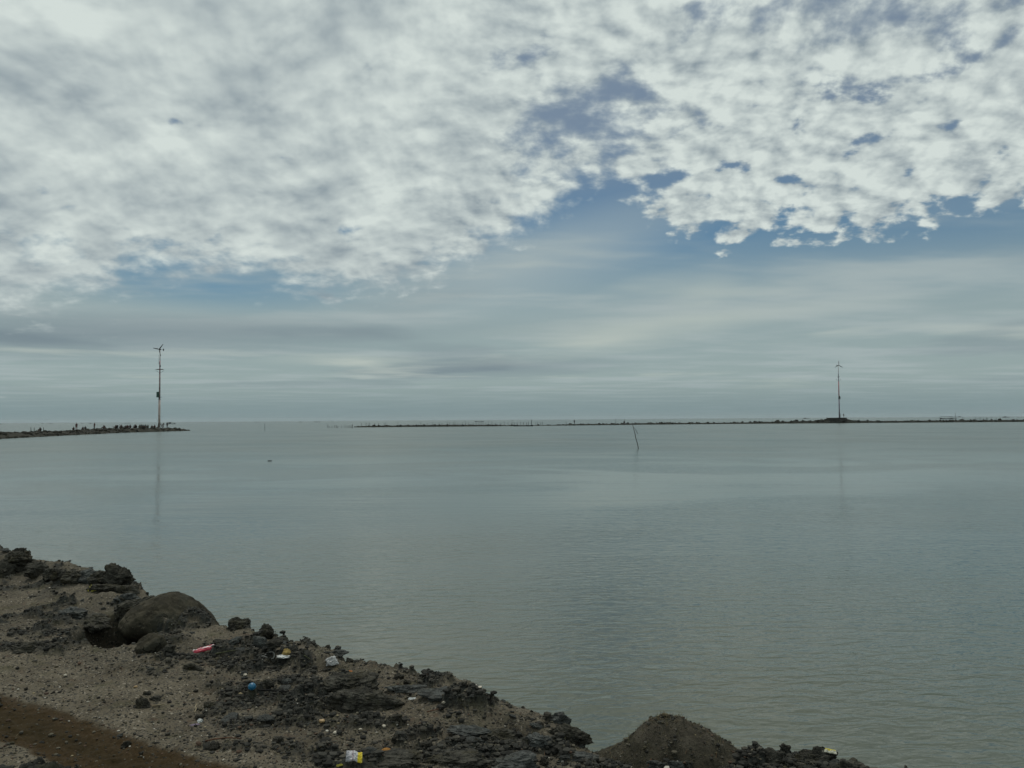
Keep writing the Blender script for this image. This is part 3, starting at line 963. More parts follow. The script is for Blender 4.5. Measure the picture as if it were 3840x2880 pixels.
for (flat, way, nm), L in fam.items():
    L.sort(key=lambda q: q[0])
    for i, (dist, o) in enumerate(L):
        near_ = 'nearest' if i == 0 else ordinal(i + 1) + ' nearest'
        tag(o, f"small {'flat grey' if flat else 'dark'} stone, {near_} one {way} the {nm}", 'stone', 'small flat stones strewn over the bank' if flat else 'small stones strewn over the bank')

# gravel: uncountable crumbs and shell grit
def m_gravel(nt, p):
    c = attr(nt, 'tint', 'Color'); put(nt, p.inputs['Base Color'], c); p.inputs['Roughness'].default_value = .85; p.inputs['Specular IOR Level'].default_value = 0.15


material('gravel', m_gravel)


def build_gravel():
    n = 24000
    P = scatter(n, lambda sd, mud, damp: np.where(sd > -.05, .25 + .75 * mud, 0) * (1 - damp * .75))
    bv, bf = ico(1)
    nb = 7000
    P = np.array([q[:3] for q in P] + [q[:3] for q in scatter(nb, lambda sd, mud, damp: np.where(sd > -.05, mud ** 2, 0) * (1 - damp))])
    n += nb
    mm = mound_o.data; L = np.array(mound_o.location)
    for i in range(700):
        P[i] = np.array(mm.vertices[int(rng.integers(0, len(mm.vertices)))].co[:]) + L
    size = np.clip(0.0020 + rng.exponential(0.0022, n), 0, .014)
    size[n - nb:] = np.clip(.0055 + rng.exponential(.0045, nb), 0, .022)
    V = np.repeat(bv[None], n, 0) * (1 + .45 * (rng.random((n, len(bv), 1)) - .5))
    sc3 = np.stack([size * rng.uniform(.8, 1.4, n), size * rng.uniform(.8, 1.4, n), size * rng.uniform(.5, .9, n)], 1)
    V = V * sc3[:, None, :]
    a = rng.uniform(0, 6.28, n); c, s = np.cos(a)[:, None], np.sin(a)[:, None]
    V = np.stack([V[..., 0] * c - V[..., 1] * s, V[..., 0] * s + V[..., 1] * c, V[..., 2]], -1)
    V = V + (P + np.stack([0 * size, 0 * size, size * .25], 1))[:, None, :]
    F = bf[None] + (np.arange(n) * len(bv))[:, None, None]
    me = from_arrays('gravel', V.reshape(-1, 3), F.reshape(-1, 3), False)
    pal = np.array([[.022, .022, .019], [.04, .039, .033], [.065, .06, .048], [.10, .09, .066], [.05, .045, .028], [.075, .05, .035], [.40, .38, .33], [.24, .20, .12]])
    k = rng.choice(len(pal), n, p=[.20, .24, .22, .16, .10, .06, .012, .008])
    k[n - nb:] = rng.choice([0, 1, 2], nb, p=[.5, .35, .15])
    tint = np.concatenate([pal[k] * rng.uniform(.7, 1.3, (n, 1)), np.ones((n, 1))], 1)
    at = me.color_attributes.new('tint', 'FLOAT_COLOR', 'POINT')
    at.data.foreach_set('color', np.repeat(tint, len(bv), 0).astype(np.float32).ravel())
    o = mesh_obj('gravel', me, 'gravel'); tag(o, 'dark grit and shell crumbs strewn over the bank', 'gravel', kind='stuff')


build_gravel()


def build_straw():
    """dry weed strands lying and standing on the bank and the mound"""
    n = 7000
    P = [q[:3] for q in scatter(n - 2200, lambda sd, mud, damp: np.where(sd > 0, .1 + .5 * (mud > .15) * (mud < .8), 0) * (1 - damp * .8))]
    mm = mound_o.data; nv = len(mm.vertices)
    L = np.array(mound_o.location)
    for i in rng.integers(0, nv, 2200): P.append(tuple(np.array(mm.vertices[int(i)].co[:]) + L))
    P = np.array(P)
    ln = rng.uniform(.008, .034, n); a = rng.uniform(0, 6.28, n); el = rng.uniform(.0, .9, n)
    d = np.stack([np.cos(a) * np.cos(el), np.sin(a) * np.cos(el), np.sin(el)], 1)
    sd = np.stack([-np.sin(a), np.cos(a), 0 * a], 1) * rng.uniform(.0006, .0014, n)[:, None]
    bend = rng.normal(0, .3, (n, 3)) * ln[:, None] * .5
    p0 = P - d * .002; p1 = P + d * ln[:, None] * .5 + bend * .5; p2 = P + d * ln[:, None] + bend
    V = np.stack([p0 - sd, p0 + sd, p1 + sd * .8, p1 - sd * .8, p2], 1)
    F = []
    base = np.arange(n)[:, None] * 5
    quads = base + np.array([[0, 1, 2]]); q2 = base + np.array([[0, 2, 3]]); q3 = base + np.array([[3, 2, 4]])
    me = from_arrays('dry_weed', V.reshape(-1, 3), np.concatenate([quads, q2, q3]), False)
    pal = np.array([[.10, .085, .045], [.055, .055, .022], [.035, .028, .015], [.12, .075, .045], [.16, .14, .09]])
    k = rng.choice(5, n, p=[.3, .3, .2, .1, .1])
    tint = np.concatenate([pal[k], np.ones((n, 1))], 1)
    at = me.color_attributes.new('tint', 'FLOAT_COLOR', 'POINT')
    at.data.foreach_set('color', np.repeat(tint, 5, 0).astype(np.float32).ravel())
    o = mesh_obj('dry_weed', me, 'gravel'); tag(o, 'fine dry weed strands on the sand and rubble', 'weed', kind='stuff')


build_straw()

# ------------------------------------------------------------------ litter, shells, sticks
def flat_mat(name, build): return material(name, build)


def m_wrapper(stops, rough=.35, axis=0, nscale=30):
    """stops: (position across, colour) flat printed bands, jittered like crumpled print"""
    def b(nt, p):
        g = nt.nodes.new('ShaderNodeTexCoord').outputs['Generated']
        c3 = sep(nt, g)
        t = c3[axis] + (noise(nt, g, 5, 3, .6) - .5) * .12
        r = nt.nodes.new('ShaderNodeValToRGB'); r.color_ramp.interpolation = 'CONSTANT'
        e = r.color_ramp.elements
        e[0].position = stops[0][0]; e[0].color = stops[0][1] + (1,)
        e[1].position = stops[1][0]; e[1].color = stops[1][1] + (1,)
        for q, c in stops[2:]:
            k = e.new(q); k.color = c + (1,)
        put(nt, r.inputs[0], t)
        c = mix(nt, noise(nt, g, nscale, 4, .7).smooth(.58, .7) * .35, S(nt, r.outputs[0]), (.10, .09, .07))
        put(nt, p.inputs['Base Color'], c); p.inputs['Roughness'].default_value = rough
        put(nt, p.inputs['Normal'], bump(nt, noise(nt, g, 9, 4, .6), .5, .01))
    return b


RED, WHT, YEL = (.42, .02, .05), (.72, .70, .70), (.72, .56, .02)
material('red_wrap', m_wrapper([(0, RED), (.34, RED), (.42, WHT), (.50, RED), (.60, WHT), (.80, RED), (.9, RED)], axis=1))
material('yellow_wrap', m_wrapper([(0, (.30, .30, .32)), (.18, (.42, .41, .43)), (.36, (.26, .22, .24)), (.46, (.44, .44, .45)), (.70, YEL), (.94, (.75, .62, .10))], axis=0))
material('yellow_scrap', m_wrapper([(0, (.42, .42, .33)), (.42, (.42, .40, .24)), (.5, (.45, .38, .03)), (.9, (.5, .42, .05))], axis=1))
material('clear_plastic', plain((.42, .42, .41), .3, .35, 22, .5))
material('tan_foam', plain((.26, .19, .07), .9, .35, 30, .8, bdist=.006))
material('white_plastic', plain((.55, .56, .54), .4, .2, 20, .3))
material('blue_plastic', plain((.010, .105, .20), .35, .25, 25, .1))
material('dark_wood', plain((.012, .012, .011), .8, .4, 30, .5))
material('pale_wood', plain((.24, .20, .13), .85, .35, 30, .5))
material('green_wood', plain((.06, .065, .035), .85, .35, 30, .5))
material('brown_wood', plain((.085, .045, .028), .85, .35, 30, .5))
material('rubber', plain((.009, .009, .009), .7, .3, 30, .3))
material('rust', plain((.26, .13, .035), .85, .4, 28, .6))
material('shell', plain((.42, .38, .30), .5, .3, 40, .3))
material('shell_tan', plain((.30, .20, .09), .5, .45, 45, .3))
material('strap', plain((.13, .13, .12), .7, .3, 40, .4))
material('purple', plain((.08, .05, .10), .5, .3, 40, .2))
material('teal', plain((.05, .12, .13), .5, .3, 40, .2))
material('orange', plain((.45, .15, .02), .6, .3, 40, .2))
material('leaf_yellow', plain((.24, .22, .04), .7, .3, 40, .3))


def packet_mesh(name, L, W, T, seed, crimp=.12, nx=40, ny=18):
    """a crumpled foil packet: closed pillow with flat crimped ends"""
    r = np.random.default_rng(seed)
    V = []
    xs, ys = np.linspace(-1, 1, nx), np.linspace(-1, 1, ny)
    X, Y = np.meshgrid(xs, ys)
    xf, yf = X.ravel(), Y.ravel()
    body = np.clip((1 - np.abs(xf)) / crimp, 0, 1) ** .6 * np.sqrt(np.clip(1 - yf ** 2, 0, 1))
    n1 = fbm2(xf * 3 + seed, yf * 2.2, 4, seed) - .5; n2 = fbm2(xf * 3 + seed, yf * 2.2, 4, seed + 7) - .5
    bend = 0.25 * T * np.sin(xf * 2.1 + seed) + T * .9 * (fbm2(xf * 1.3, yf * 1.1, 3, seed + 3) - .5)
    fray = np.abs(xf) > .97
    px_ = xf * L / 2 + np.where(fray, (r.random(xf.size) - .5) * .015 * L, 0); py_ = yf * W / 2 * (1 + .12 * n1)
    top = np.stack([px_, py_, bend + T * (.12 + body * (.5 + 1.1 * n1))], 1)
    bot = np.stack([px_, py_, bend - T * (.05 + body * (.25 + .5 * n2))], 1)
    n = nx * ny
    F = []
    for j in range(ny - 1):
        for i in range(nx - 1):
            a = j * nx + i
            F.append((a, a + 1, a + nx + 1, a + nx)); F.append((n + a + nx, n + a + nx + 1, n + a + 1, n + a))
    rim = [i for i in range(nx)] + [j * nx + nx - 1 for j in range(1, ny)] + [(ny - 1) * nx + i for i in range(nx - 2, -1, -1)] + [j * nx for j in range(ny - 2, 0, -1)]
    for a, b in zip(rim, rim[1:] + rim[:1]): F.append((b, a, n + a, n + b))
    return from_arrays(name, np.concatenate([top, bot]), F, False)


def lay(name, me, mat, px, py, rot=(0, 0, 0), lift=0.004, label='', cat='litter', group=None):
    q = ground_at(px, py)
    # rest on the higher ground nearby
    o = mesh_obj(name, me, mat); o.location = (q.x, q.y, q.z + lift); o.rotation_euler = [R(a) for a in rot]
    tag(o, label, cat, group)
    return o


lay('wrapper', packet_mesh('wrapper', .158, .048, .020, 4), 'red_wrap', 765, 2446, (16, -8, 36), .022, 'crumpled red and white snack wrapper lying on the rubble right of the boulder', 'wrapper')
lay('wrapper', packet_mesh('wrapper', .078, .056, .020, 9), 'yellow_wrap', 1328, 2862, (32, 6, 12), .03, 'torn silver and yellow wrapper at the bottom edge', 'wrapper')
lay('wrapper_scrap', packet_mesh('wrapper_scrap', .03, .016, .006, 19), 'leaf_yellow', 1274, 2879, (10, 0, 20), .008, 'tiny yellow scrap left of the silver and yellow wrapper', 'scrap')
scrap = lay('plastic_scrap', packet_mesh('plastic_scrap', .095, .045, .014, 23, .5), 'yellow_scrap', 3108, 2836, (38, 8, -8), .02, 'yellow and white plastic scrap on the lower right clod', 'scrap')
for c in [q for q in col.objects if q.get('label', '').startswith('broad dark clod carrying')]:       # it lies on top of that clod
    top = max((c.location + v.co for v in c.data.vertices if abs(c.location.x + v.co.x - 1.60) < .03), key=lambda q: q.z)
    scrap.location = top + Vector((0, -.012, .002)); scrap.rotation_euler = (R(16), R(6), R(-8)); scrap.scale = (.75, .75, .75)


def crumple(name, dims, seed, sub=4, amt=.55):
    v, f = ico(sub)
    c = fbm3(v * 2.4 + seed, 4, seed)
    v = v * (1 + amt * (np.abs(c - .5) * 3 - .5))[:, None]
    v[:, 2] = np.maximum(v[:, 2], -.35)
    return from_arrays(name, v * np.array(dims), f, False)


lay('plastic_bag', crumple('plastic_bag', (.045, .035, .042), 5), 'clear_plastic', 1243, 2494, (0, 0, 20), .012, 'small crumpled clear whitish plastic bag near the crest', 'bag')
sp_ = empty('sponge', ground_at(1070, 2470)); tag(sp_, 'worn tan sponge on crumpled white plastic right of the pale strap', 'sponge')
o = mesh_obj('foam_block', rock_mesh('foam_block', 4, 601, (.032, .028, .028), .35, .12), 'tan_foam', sp_); o.location = (.004, .01, .035)
o = mesh_obj('plastic_sheet', crumple('plastic_sheet', (.046, .034, .014), 8), 'white_plastic', sp_); o.location = (-.01, -.01, .012)


def ball():
    q = ground_at(945, 2588)
    t = empty('ball', q); tag(t, 'small bright blue plastic ball half sunk beside the black stick', 'ball')
    v, f = ico(4)
    v = v * .024; v[:, 2] *= .96
    o = mesh_obj('shell', from_arrays('ball_shell', v, f), 'blue_plastic', t); o.location = (0, 0, .020)
    a = np.linspace(0, 2 * math.pi, 33)
    s_ = mesh_obj('seam', tube_mesh('seam', [([(math.cos(k) * .0242, math.sin(k) * .0242, 0) for k in a], .0009)], 5), 'blue_plastic', t)
    s_.location = (0, 0, .020); s_.rotation_euler = (R(25), R(15), 0)


ball()


def stick(px0, py0, px1, py1, r, mat, label, name='stick', wob=.02, lift=.006, cat='stick', n=9):
    a, b = ground_at(px0, py0), ground_at(px1, py1)
    L = (b - a).length
    P = []
    for i in range(n):
        t = i / (n - 1); q = a.lerp(b, t)
        P.append((q.x - a.x + random.uniform(-1, 1) * wob * L * .5, q.y - a.y + random.uniform(-1, 1) * wob * L * .5, max(0, 1) * (q.z - a.z) + wob * L * math.sin(t * 3.1)))
    rad = [r * (1.05 - .35 * i / (n - 1)) * random.uniform(.88, 1.12) for i in range(n)]
    o = mesh_obj(name, tube_mesh(name, [(P, rad)], 8), mat); o.location = a + Vector((0, 0, lift + r))
    tag(o, label, cat)
    return o


stick(918, 2597, 1075, 2603, .0075, 'dark_wood', 'thick black stick lying below the blue ball', wob=.015, lift=.004)
stick(570, 2655, 620, 2648, .0042, 'pale_wood', 'short pale stick on the sand beside black stones', wob=.02)
stick(352, 2652, 370, 2653, .003, 'pale_wood', 'tiny pale twig on the sand above the brown wet soil', wob=.02, name='twig', cat='twig')
stick(800, 2461, 882, 2449, .005, 'green_wood', 'straight greenish stick right of the red wrapper', wob=.01)
stick(728, 2682, 742, 2648, .003, 'pale_wood', 'thin curved pale twig standing up left of the blue ball', wob=.08, name='twig', cat='twig')
stick(1600, 2677, 1655, 2664, .0035, 'brown_wood', 'thin brown twig below the long pale slab', wob=.03, name='twig', cat='twig')
stick(2425, 2848, 2458, 2870, .005, 'brown_wood', 'reddish brown stick at the front foot of the sand mound', wob=.02)
stick(770, 2787, 905, 2778, .004, 'brown_wood', 'broken brown twig on the sand at lower left', wob=.05, name='twig', cat='twig')
stick(1140, 2468, 1165, 2482, .0045, 'green_wood', 'short greenish stick right of the tan sponge', wob=.02)
stick(330, 2222, 346, 2196, .004, 'leaf_yellow', 'thin upright yellowish leaf stalk on the left rubble', wob=.05, name='leaf_stalk', cat='stalk')

# strap loop
q = ground_at(1000, 2470)
a = np.linspace(-.35 * math.pi, 1.45 * math.pi, 26)
me = tube_mesh('strap', [([(.042 * math.cos(k), .030 * math.sin(k), .010 + .012 * math.sin(k * 2)) for k in a], .0052)], 6)
o = mesh_obj('strap', me, 'strap'); o.location = q + Vector((.01, 0, .008)); o.rotation_euler = (R(18), 0, R(20))
tag(o, 'pale grey curled strap loop left of the tan sponge', 'strap')


def shell_mesh(name, w, seed):
    """a ribbed half clam"""
    V, F = [], []
    n, m = 22, 12
    for j in range(m + 1):
        t = j / m
        for i in range(n + 1):
            a = math.pi * (i / n)
            rr = t * w * (1 + .05 * math.cos(i * math.pi))
            V.append((math.cos(a) * rr, math.sin(a) * rr * .85 * 1.25 - w * .5, w * .55 * (1 - (1 - t) ** 2) * (1 - t * .75) * 1.6))
    for j in range(m):
        for i in range(n):
            k = j * (n + 1) + i; F.append((k, k + 1, k + n + 2, k + n + 1))
    me = from_arrays(name, V, F)
    return me


t = empty('clam_shell', ground_at(1990, 2658)); tag(t, 'open pair of pale and tan clam shells near the crest', 'shell')
for k, (dx, rz, m) in enumerate(((-.012, 100, 'shell_tan'), (.014, 70, 'shell'))):
    o = mesh_obj('valve', shell_mesh('valve', .022, k), m, t); o.location = (dx, 0, .022); o.rotation_euler = (R(55), R(-20 + 40 * k), R(rz - 85))
for i, (px, py, s, lab) in enumerate(((1207, 2708, .018, 'round pale tan shell on the sand in the middle of the bank'), (1258, 2752, .015, 'pale shell just below the round tan shell'),
                               (920, 2535, .015, 'white shell above the blue ball'), (1440, 2727, .014, 'white shell among weed below the dark ledges'), (1352, 2739, .011, 'small white shell left of the one below the dark ledges'),
                               (1663, 2645, .012, 'small white shell under the long pale slab'), (185, 2206, .012, 'white shell fragment on the left sand'), (837, 2853, .009, 'tiny white shell at the bottom edge on the sand'),
                               (245, 2536, .013, 'pale shell on the left sand above the brown wet soil'), (1800, 2580, .014, 'white shell on the grey crest rubble'), (508, 2578, .013, 'yellowish shell above the three black stones'),
                               (1112, 2632, .009, 'tiny white shell below the end of the black stick'), (1500, 2646, .010, 'small pale shell left of the long pale slab'))):
    me = rock_mesh('shell', 3, 700 + i, (s, s * .8, s * .6), .25, .06, 2)
    lay('shell', me, 'shell_tan' if i in (0, 10) else 'shell', px, py, (0, 0, i * 40), .004, lab, 'shell')
lay('scrap', crumple('scrap', (.018, .014, .014), 31, 3), 'white_plastic', 750, 2708, (0, 0, 0), .006, 'white and purple plastic scrap on the sand', 'scrap')
lay('scrap', crumple('scrap', (.03, .012, .006), 32, 3), 'purple', 728, 2722, (0, 0, 25), .004, 'dark purple film beside the white scrap on the sand', 'scrap')
lay('scrap', packet_mesh('scrap', .022, .012, .006, 35, .5), 'orange', 1315, 2525, (10, 0, 0), .012, 'bright orange scrap on the upper dark ledge', 'scrap')
lay('scrap', packet_mesh('scrap', .026, .010, .005, 36, .5), 'teal', 1398, 2824, (20, 0, 70), .010, 'pale teal scrap above the yellow wrapper', 'scrap')
lay('scrap', packet_mesh('scrap', .045, .018, .008, 37, .5), 'white_plastic', 1545, 2630, (15, 0, -15), .012, 'white plastic film under the grey lumpy slab', 'scrap')
lay('leaf', packet_mesh('leaf', .05, .02, .006, 38, .9), 'leaf_yellow', 352, 2220, (10, 0, 25), .012, 'yellowish curled leaf on the left rubble', 'leaf')


def tin():
    q = ground_at(1448, 2838)
    t = empty('tin', q, .3); t.rotation_euler = (R(14), R(-6), .3); tag(t, 'short round tin with a rusty orange top near the yellow wrapper', 'tin')
    bm = bmesh.new(); bmesh.ops.create_cone(bm, segments=28, radius1=.031, radius2=.033, depth=.030, cap_ends=True)
    bmesh.ops.bevel(bm, geom=[e for e in bm.edges if abs((e.verts[0].co - e.verts[1].co).z) < 1e-5], offset=.003, segments=2, affect='EDGES')
    o = mesh_obj('body', bm_mesh('tin_body', bm, True), 'rubber', t); o.location = (0, 0, .012)
    v, f = ico(3); v = v * np.array([.028, .028, .010]); v = v + (fbm3(v * 120, 3, 4)[:, None] - .5) * .004
    o = mesh_obj('lid', from_arrays('tin_lid', v, f), 'rust', t); o.location = (0, 0, .028)


tin()

# ------------------------------------------------------------------ people
material('skin', plain((.13, .075, .05), .6, .1, 5, .05))
material('hair', plain((.008, .007, .007), .7, .2, 20, .1))
for nm, c in (('cloth_dark', (.012, .013, .016)), ('cloth_navy', (.012, .018, .035)), ('cloth_teal', (.010, .040, .045)), ('cloth_red', (.060, .018, .016)), ('cloth_brown', (.035, .022, .016)),
              ('cloth_white', (.40, .40, .38)), ('cloth_grey', (.05, .05, .05)), ('cloth_green', (.012, .034, .024)), ('cloth_pink', (.16, .06, .06))):
    material(nm, plain(c, .9, .2, 6, .1))


def person_mesh(name, J, E, hip_z, neck_z, hair_z, ankle_z):
    """one skin grown over a skeleton; faces take skin, shirt, trousers or hair by place"""
    me = bpy.data.meshes.new(name + '_rig')
    keys = list(J); me.from_pydata([J[k][:3] for k in keys], [(keys.index(a), keys.index(b)) for a, b in E], [])
    o = bpy.data.objects.new(name + '_rig', me); col.objects.link(o)
    o.modifiers.new('skin', 'SKIN'); sv = me.skin_vertices[0].data
    for i, k in enumerate(keys):
        r = J[k][3]; sv[i].radius = r if hasattr(r, '__len__') else (r, r); sv[i].use_root = (k == 'pelvis')
    s = o.modifiers.new('sub', 'SUBSURF'); s.levels = 1; s.render_levels = 1
    dg = bpy.context.evaluated_depsgraph_get()
    res = bpy.data.meshes.new_from_object(o.evaluated_get(dg)); res.name = name
    bpy.data.objects.remove(o)
    res.materials.clear()
    for m in ('skin', 'cloth_dark', 'cloth_navy', 'hair'): res.materials.append(MATS[m])
    head = Vector(J['head'][:3])
    hands = [Vector(J[k][:3]) for k in ('hand_l', 'hand_r')]; wr = [Vector(J[k][:3]) for k in ('wrist_l', 'wrist_r', 'elbow_l', 'elbow_r')]
    legs = [Vector(J[k][:3]) for k in ('knee_l', 'knee_r', 'ankle_l', 'ankle_r', 'toe_l', 'toe_r', 'pelvis')]
    tors = [Vector(J[k][:3]) for k in ('chest', 'belly', 'sho_l', 'sho_r')]
    for p in res.polygons:
        c = p.center
        def dm(L): return min((c - q).length for q in L)
        if (c - head).length < .17 and c.z > neck_z:
            p.material_index = 3 if (c.z > hair_z or c.y < head.y - .03) else 0
        elif dm(hands + wr[:2]) < .14: p.material_index = 0
        elif dm(legs) < dm(tors + wr[2:]): p.material_index = 2 if c.z > ankle_z else 0
        else: p.material_index = 1
        p.use_smooth = True
    return res


EDG = [('pelvis', 'belly'), ('belly', 'chest'), ('chest', 'neck'), ('neck', 'jaw'), ('jaw', 'head'), ('head', 'crown')]
for s_ in 'lr':
    EDG += [('chest', 'sho_' + s_), ('sho_' + s_, 'elbow_' + s_), ('elbow_' + s_, 'wrist_' + s_), ('wrist_' + s_, 'hand_' + s_),
            ('pelvis', 'hip_' + s_), ('hip_' + s_, 'knee_' + s_), ('knee_' + s_, 'ankle_' + s_), ('ankle_' + s_, 'toe_' + s_)]


def joints(kind):
    J = {}
    if kind == 'stand':
        J.update(pelvis=(0, 0, .94, .13), belly=(0, 0, 1.08, .12), chest=(0, 0, 1.28, (.16, .11)), neck=(0, 0, 1.42, .055), jaw=(0, .02, 1.49, .075), head=(0, .015, 1.57, .09), crown=(0, 0, 1.64, .06))
        for s, x in (('l', -1), ('r', 1)):
            J.update({'sho_' + s: (x * .18, 0, 1.35, .06), 'elbow_' + s: (x * .23, -.03, 1.08, .043), 'wrist_' + s: (x * .21, .06, .86, .033), 'hand_' + s: (x * .20, .09, .77, .035),
                      'hip_' + s: (x * .09, 0, .86, .09), 'knee_' + s: (x * .11, .02, .48, .06), 'ankle_' + s: (x * .12, -.01, .09, .042), 'toe_' + s: (x * .13, .13, .04, .038)})
        return J, .9, 1.44, 1.60, .14
    if kind == 'lean':
        J.update(pelvis=(0, -.08, .84, .13), belly=(0, -.02, .98, .12), chest=(0, .12, 1.14, (.16, .11)), neck=(0, .22, 1.25, .055), jaw=(0, .27, 1.30, .075), head=(0, .29, 1.37, .09), crown=(0, .29, 1.44, .06))
        for s, x in (('l', -1), ('r', 1)):
            J.update({'sho_' + s: (x * .18, .14, 1.20, .06), 'elbow_' + s: (x * .22, .25, .96, .043), 'wrist_' + s: (x * .17, .42, .84, .033), 'hand_' + s: (x * .15, .49, .80, .035),
                      'hip_' + s: (x * .09, -.06, .78, .09), 'knee_' + s: (x * .11, .06, .44, .06), 'ankle_' + s: (x * .12, -.03, .09, .042), 'toe_' + s: (x * .13, .11, .04, .038)})
        return J, .8, 1.26, 1.40, .14
    J.update(pelvis=(0, 0, .15, .14), belly=(0, .0, .30, .13), chest=(0, .05, .50, (.16, .11)), neck=(0, .09, .64, .055), jaw=(0, .12, .70, .075), head=(0, .12, .78, .09), crown=(0, .11, .85, .06))
    for s, x in (('l', -1), ('r', 1)):
        J.update({'sho_' + s: (x * .18, .07, .57, .06), 'elbow_' + s: (x * .22, .22, .38, .043), 'wrist_' + s: (x * .16, .40, .44, .033), 'hand_' + s: (x * .12, .45, .47, .035),
                  'hip_' + s: (x * .10, .03, .15, .09), 'knee_' + s: (x * .14, .38, .44, .062), 'ankle_' + s: (x * .13, .56, .09, .042), 'toe_' + s: (x * .14, .70, .05, .038)})
    return J, .1, .66, .81, .14


PM = {}
for kd in ('stand', 'lean', 'sit'):
    J, h, nz, hz_, az_ = joints(kd); PM[kd] = person_mesh('person_' + kd, J, EDG, h, nz, hz_, az_)


def person(kind, p, rz, shirt, trousers, label, group=None, scale=1.0):
    o = bpy.data.objects.new('person', PM[kind]); col.objects.link(o)
    o.location = p; o.rotation_euler = (0, 0, rz); o.scale = (scale,) * 3
    for i, m in ((1, shirt), (2, trousers)):
        o.material_slots[i].link = 'OBJECT'; o.material_slots[i].material = MATS[m]
    tag(o, label, 'person', group)
    return o


# ------------------------------------------------------------------ breakwaters
far_shapes = [rock_mesh('stone', 2, 800 + i, (1, random.uniform(.7, 1), random.uniform(.55, .85)), .5, .15, 9, False) for i in range(10)]
for me in far_shapes: me.materials.append(MATS['far_stone'])
jet_shapes = [m.copy() for m in far_shapes]
material('jetty_stone', m_rock((0.012, 0.012, 0.010), (0.050, 0.048, 0.038), (0.026, 0.028, 0.015), .4, 1.6, 0.1, .95, .2))
for me in jet_shapes: me.materials.clear(); me.materials.append(MATS['jetty_stone'])


def ridge(name, path, mat, parent, seed, step=1.2, prof=None):
    """a rubble core: path of (x, y, half width, crest height)"""
    P = [Vector((a, b, 0)) for a, b, _, _ in path]
    seg = [0]
    for i in range(1, len(P)): seg.append(seg[-1] + (P[i] - P[i - 1]).length)
    n = int(seg[-1] / step)
    S_ = np.linspace(0, seg[-1], n)
    X, Y, W, H = [np.interp(S_, seg, [q[k] for q in path]) for k in range(4)]
    tx, ty = np.gradient(X), np.gradient(Y); l = np.hypot(tx, ty); nx, ny = -ty / l, tx / l
    K = 15
    us = np.linspace(-1.25, 1.25, K)
    V = []
    for i in range(n):
        for u in us:
            zz_ = H[i] * (1.0 if abs(u) < .35 else 1 - (abs(u) - .35) / .65) if abs(u) <= 1 else -(abs(u) - 1) * 6
            V.append((X[i] + nx[i] * u * W[i], Y[i] + ny[i] * u * W[i], zz_))
    V = np.array(V)
    V[:, 2] += (fbm2(V[:, 0] * .8, V[:, 1] * .8, 4, seed) - .5) * np.repeat(H, K) * .55
    F = [(i * K + j, i * K + j + 1, (i + 1) * K + j + 1, (i + 1) * K + j) for i in range(n - 1) for j in range(K - 1)]
    o = mesh_obj(name, from_arrays(name, V, F, False), mat, parent)
    return o, (S_, X, Y, W, H, nx, ny)


def stones_on(parent, info, shapes_, n, smin, smax, seed, facing=-1, extra_top=.25):
    S_, X, Y, W, H, nx, ny = info
    r = np.random.default_rng(seed)
    for k in range(n):
        i = int(r.integers(0, len(S_)))
        u = r.choice([r.uniform(-1.0, -.2), r.uniform(-.45, .45), r.uniform(.2, 1.0)], p=[.55, .35, .10])
        if facing > 0: u = -u
        z = H[i] * (1.0 if abs(u) < .35 else 1 - (abs(u) - .35) / .65)
        s = r.uniform(smin, smax) * (.7 + .6 * min(1, H[i]))
        o = bpy.data.objects.new('stone', shapes_[int(r.integers(0, len(shapes_)))]); col.objects.link(o)
        o.parent = parent
        o.location = (X[i] + nx[i] * u * W[i] - parent.location.x, Y[i] + ny[i] * u * W[i] - parent.location.y, z - s * .15)
        o.rotation_euler = (r.uniform(-.3, .3), r.uniform(-.3, .3), r.uniform(0, 6.28)); o.scale = (s, s, s)


# left jetty: water line in the view -> places
def jl(px, py): return on_plane(px, py, 0)


# (centre line lies behind the near water line)
near_l = [jl(-500, 1672), jl(-200, 1656), jl(0, 1646), jl(250, 1633), jl(480, 1622), jl(640, 1617.5), jl(700, 1616), jl(738, 1615)]
LW = 3.2
jpath = []
for i, q in enumerate(near_l):
    t = (near_l[min(i + 1, len(near_l) - 1)] - near_l[max(i - 1, 0)]).normalized()
    nrm = Vector((-t.y, t.x, 0))
    if nrm.x > 0: nrm = -nrm                      # away from the lagoon
    c = q + nrm * LW
    hh = (.7, .75, .75, .80, .95, .90, .75, .2)[i]
    jpath.append((c.x, c.y, LW * (1, 1, 1, 1, 1, 1, .9, .5)[i], hh))
jetty = empty('breakwater', (jpath[0][0], jpath[0][1], 0)); tag(jetty, 'stone rubble jetty on the left with people on it, reaching to the nearer wind turbine', 'breakwater')
core, jinfo = ridge('rubble_core', jpath, 'jetty_core', jetty, 5, .8)
core.location = (-jetty.location.x, -jetty.location.y, 0)
stones_on(jetty, jinfo, jet_shapes, 300, .30, .58, 6, facing=-1)


def on_jetty(px, side=0.0):
    """a place on the left jetty's top under a view column"""
    S_, X, Y, W, H, nx, ny = jinfo
    d = [abs((x_ / y_) - ray(px, 1600).x / ray(px, 1600).y) for x_, y_ in zip(X, Y)]
    i = int(np.argmin(d))
    return Vector((X[i] + nx[i] * side * W[i], Y[i] + ny[i] * side * W[i], H[i] * .97))


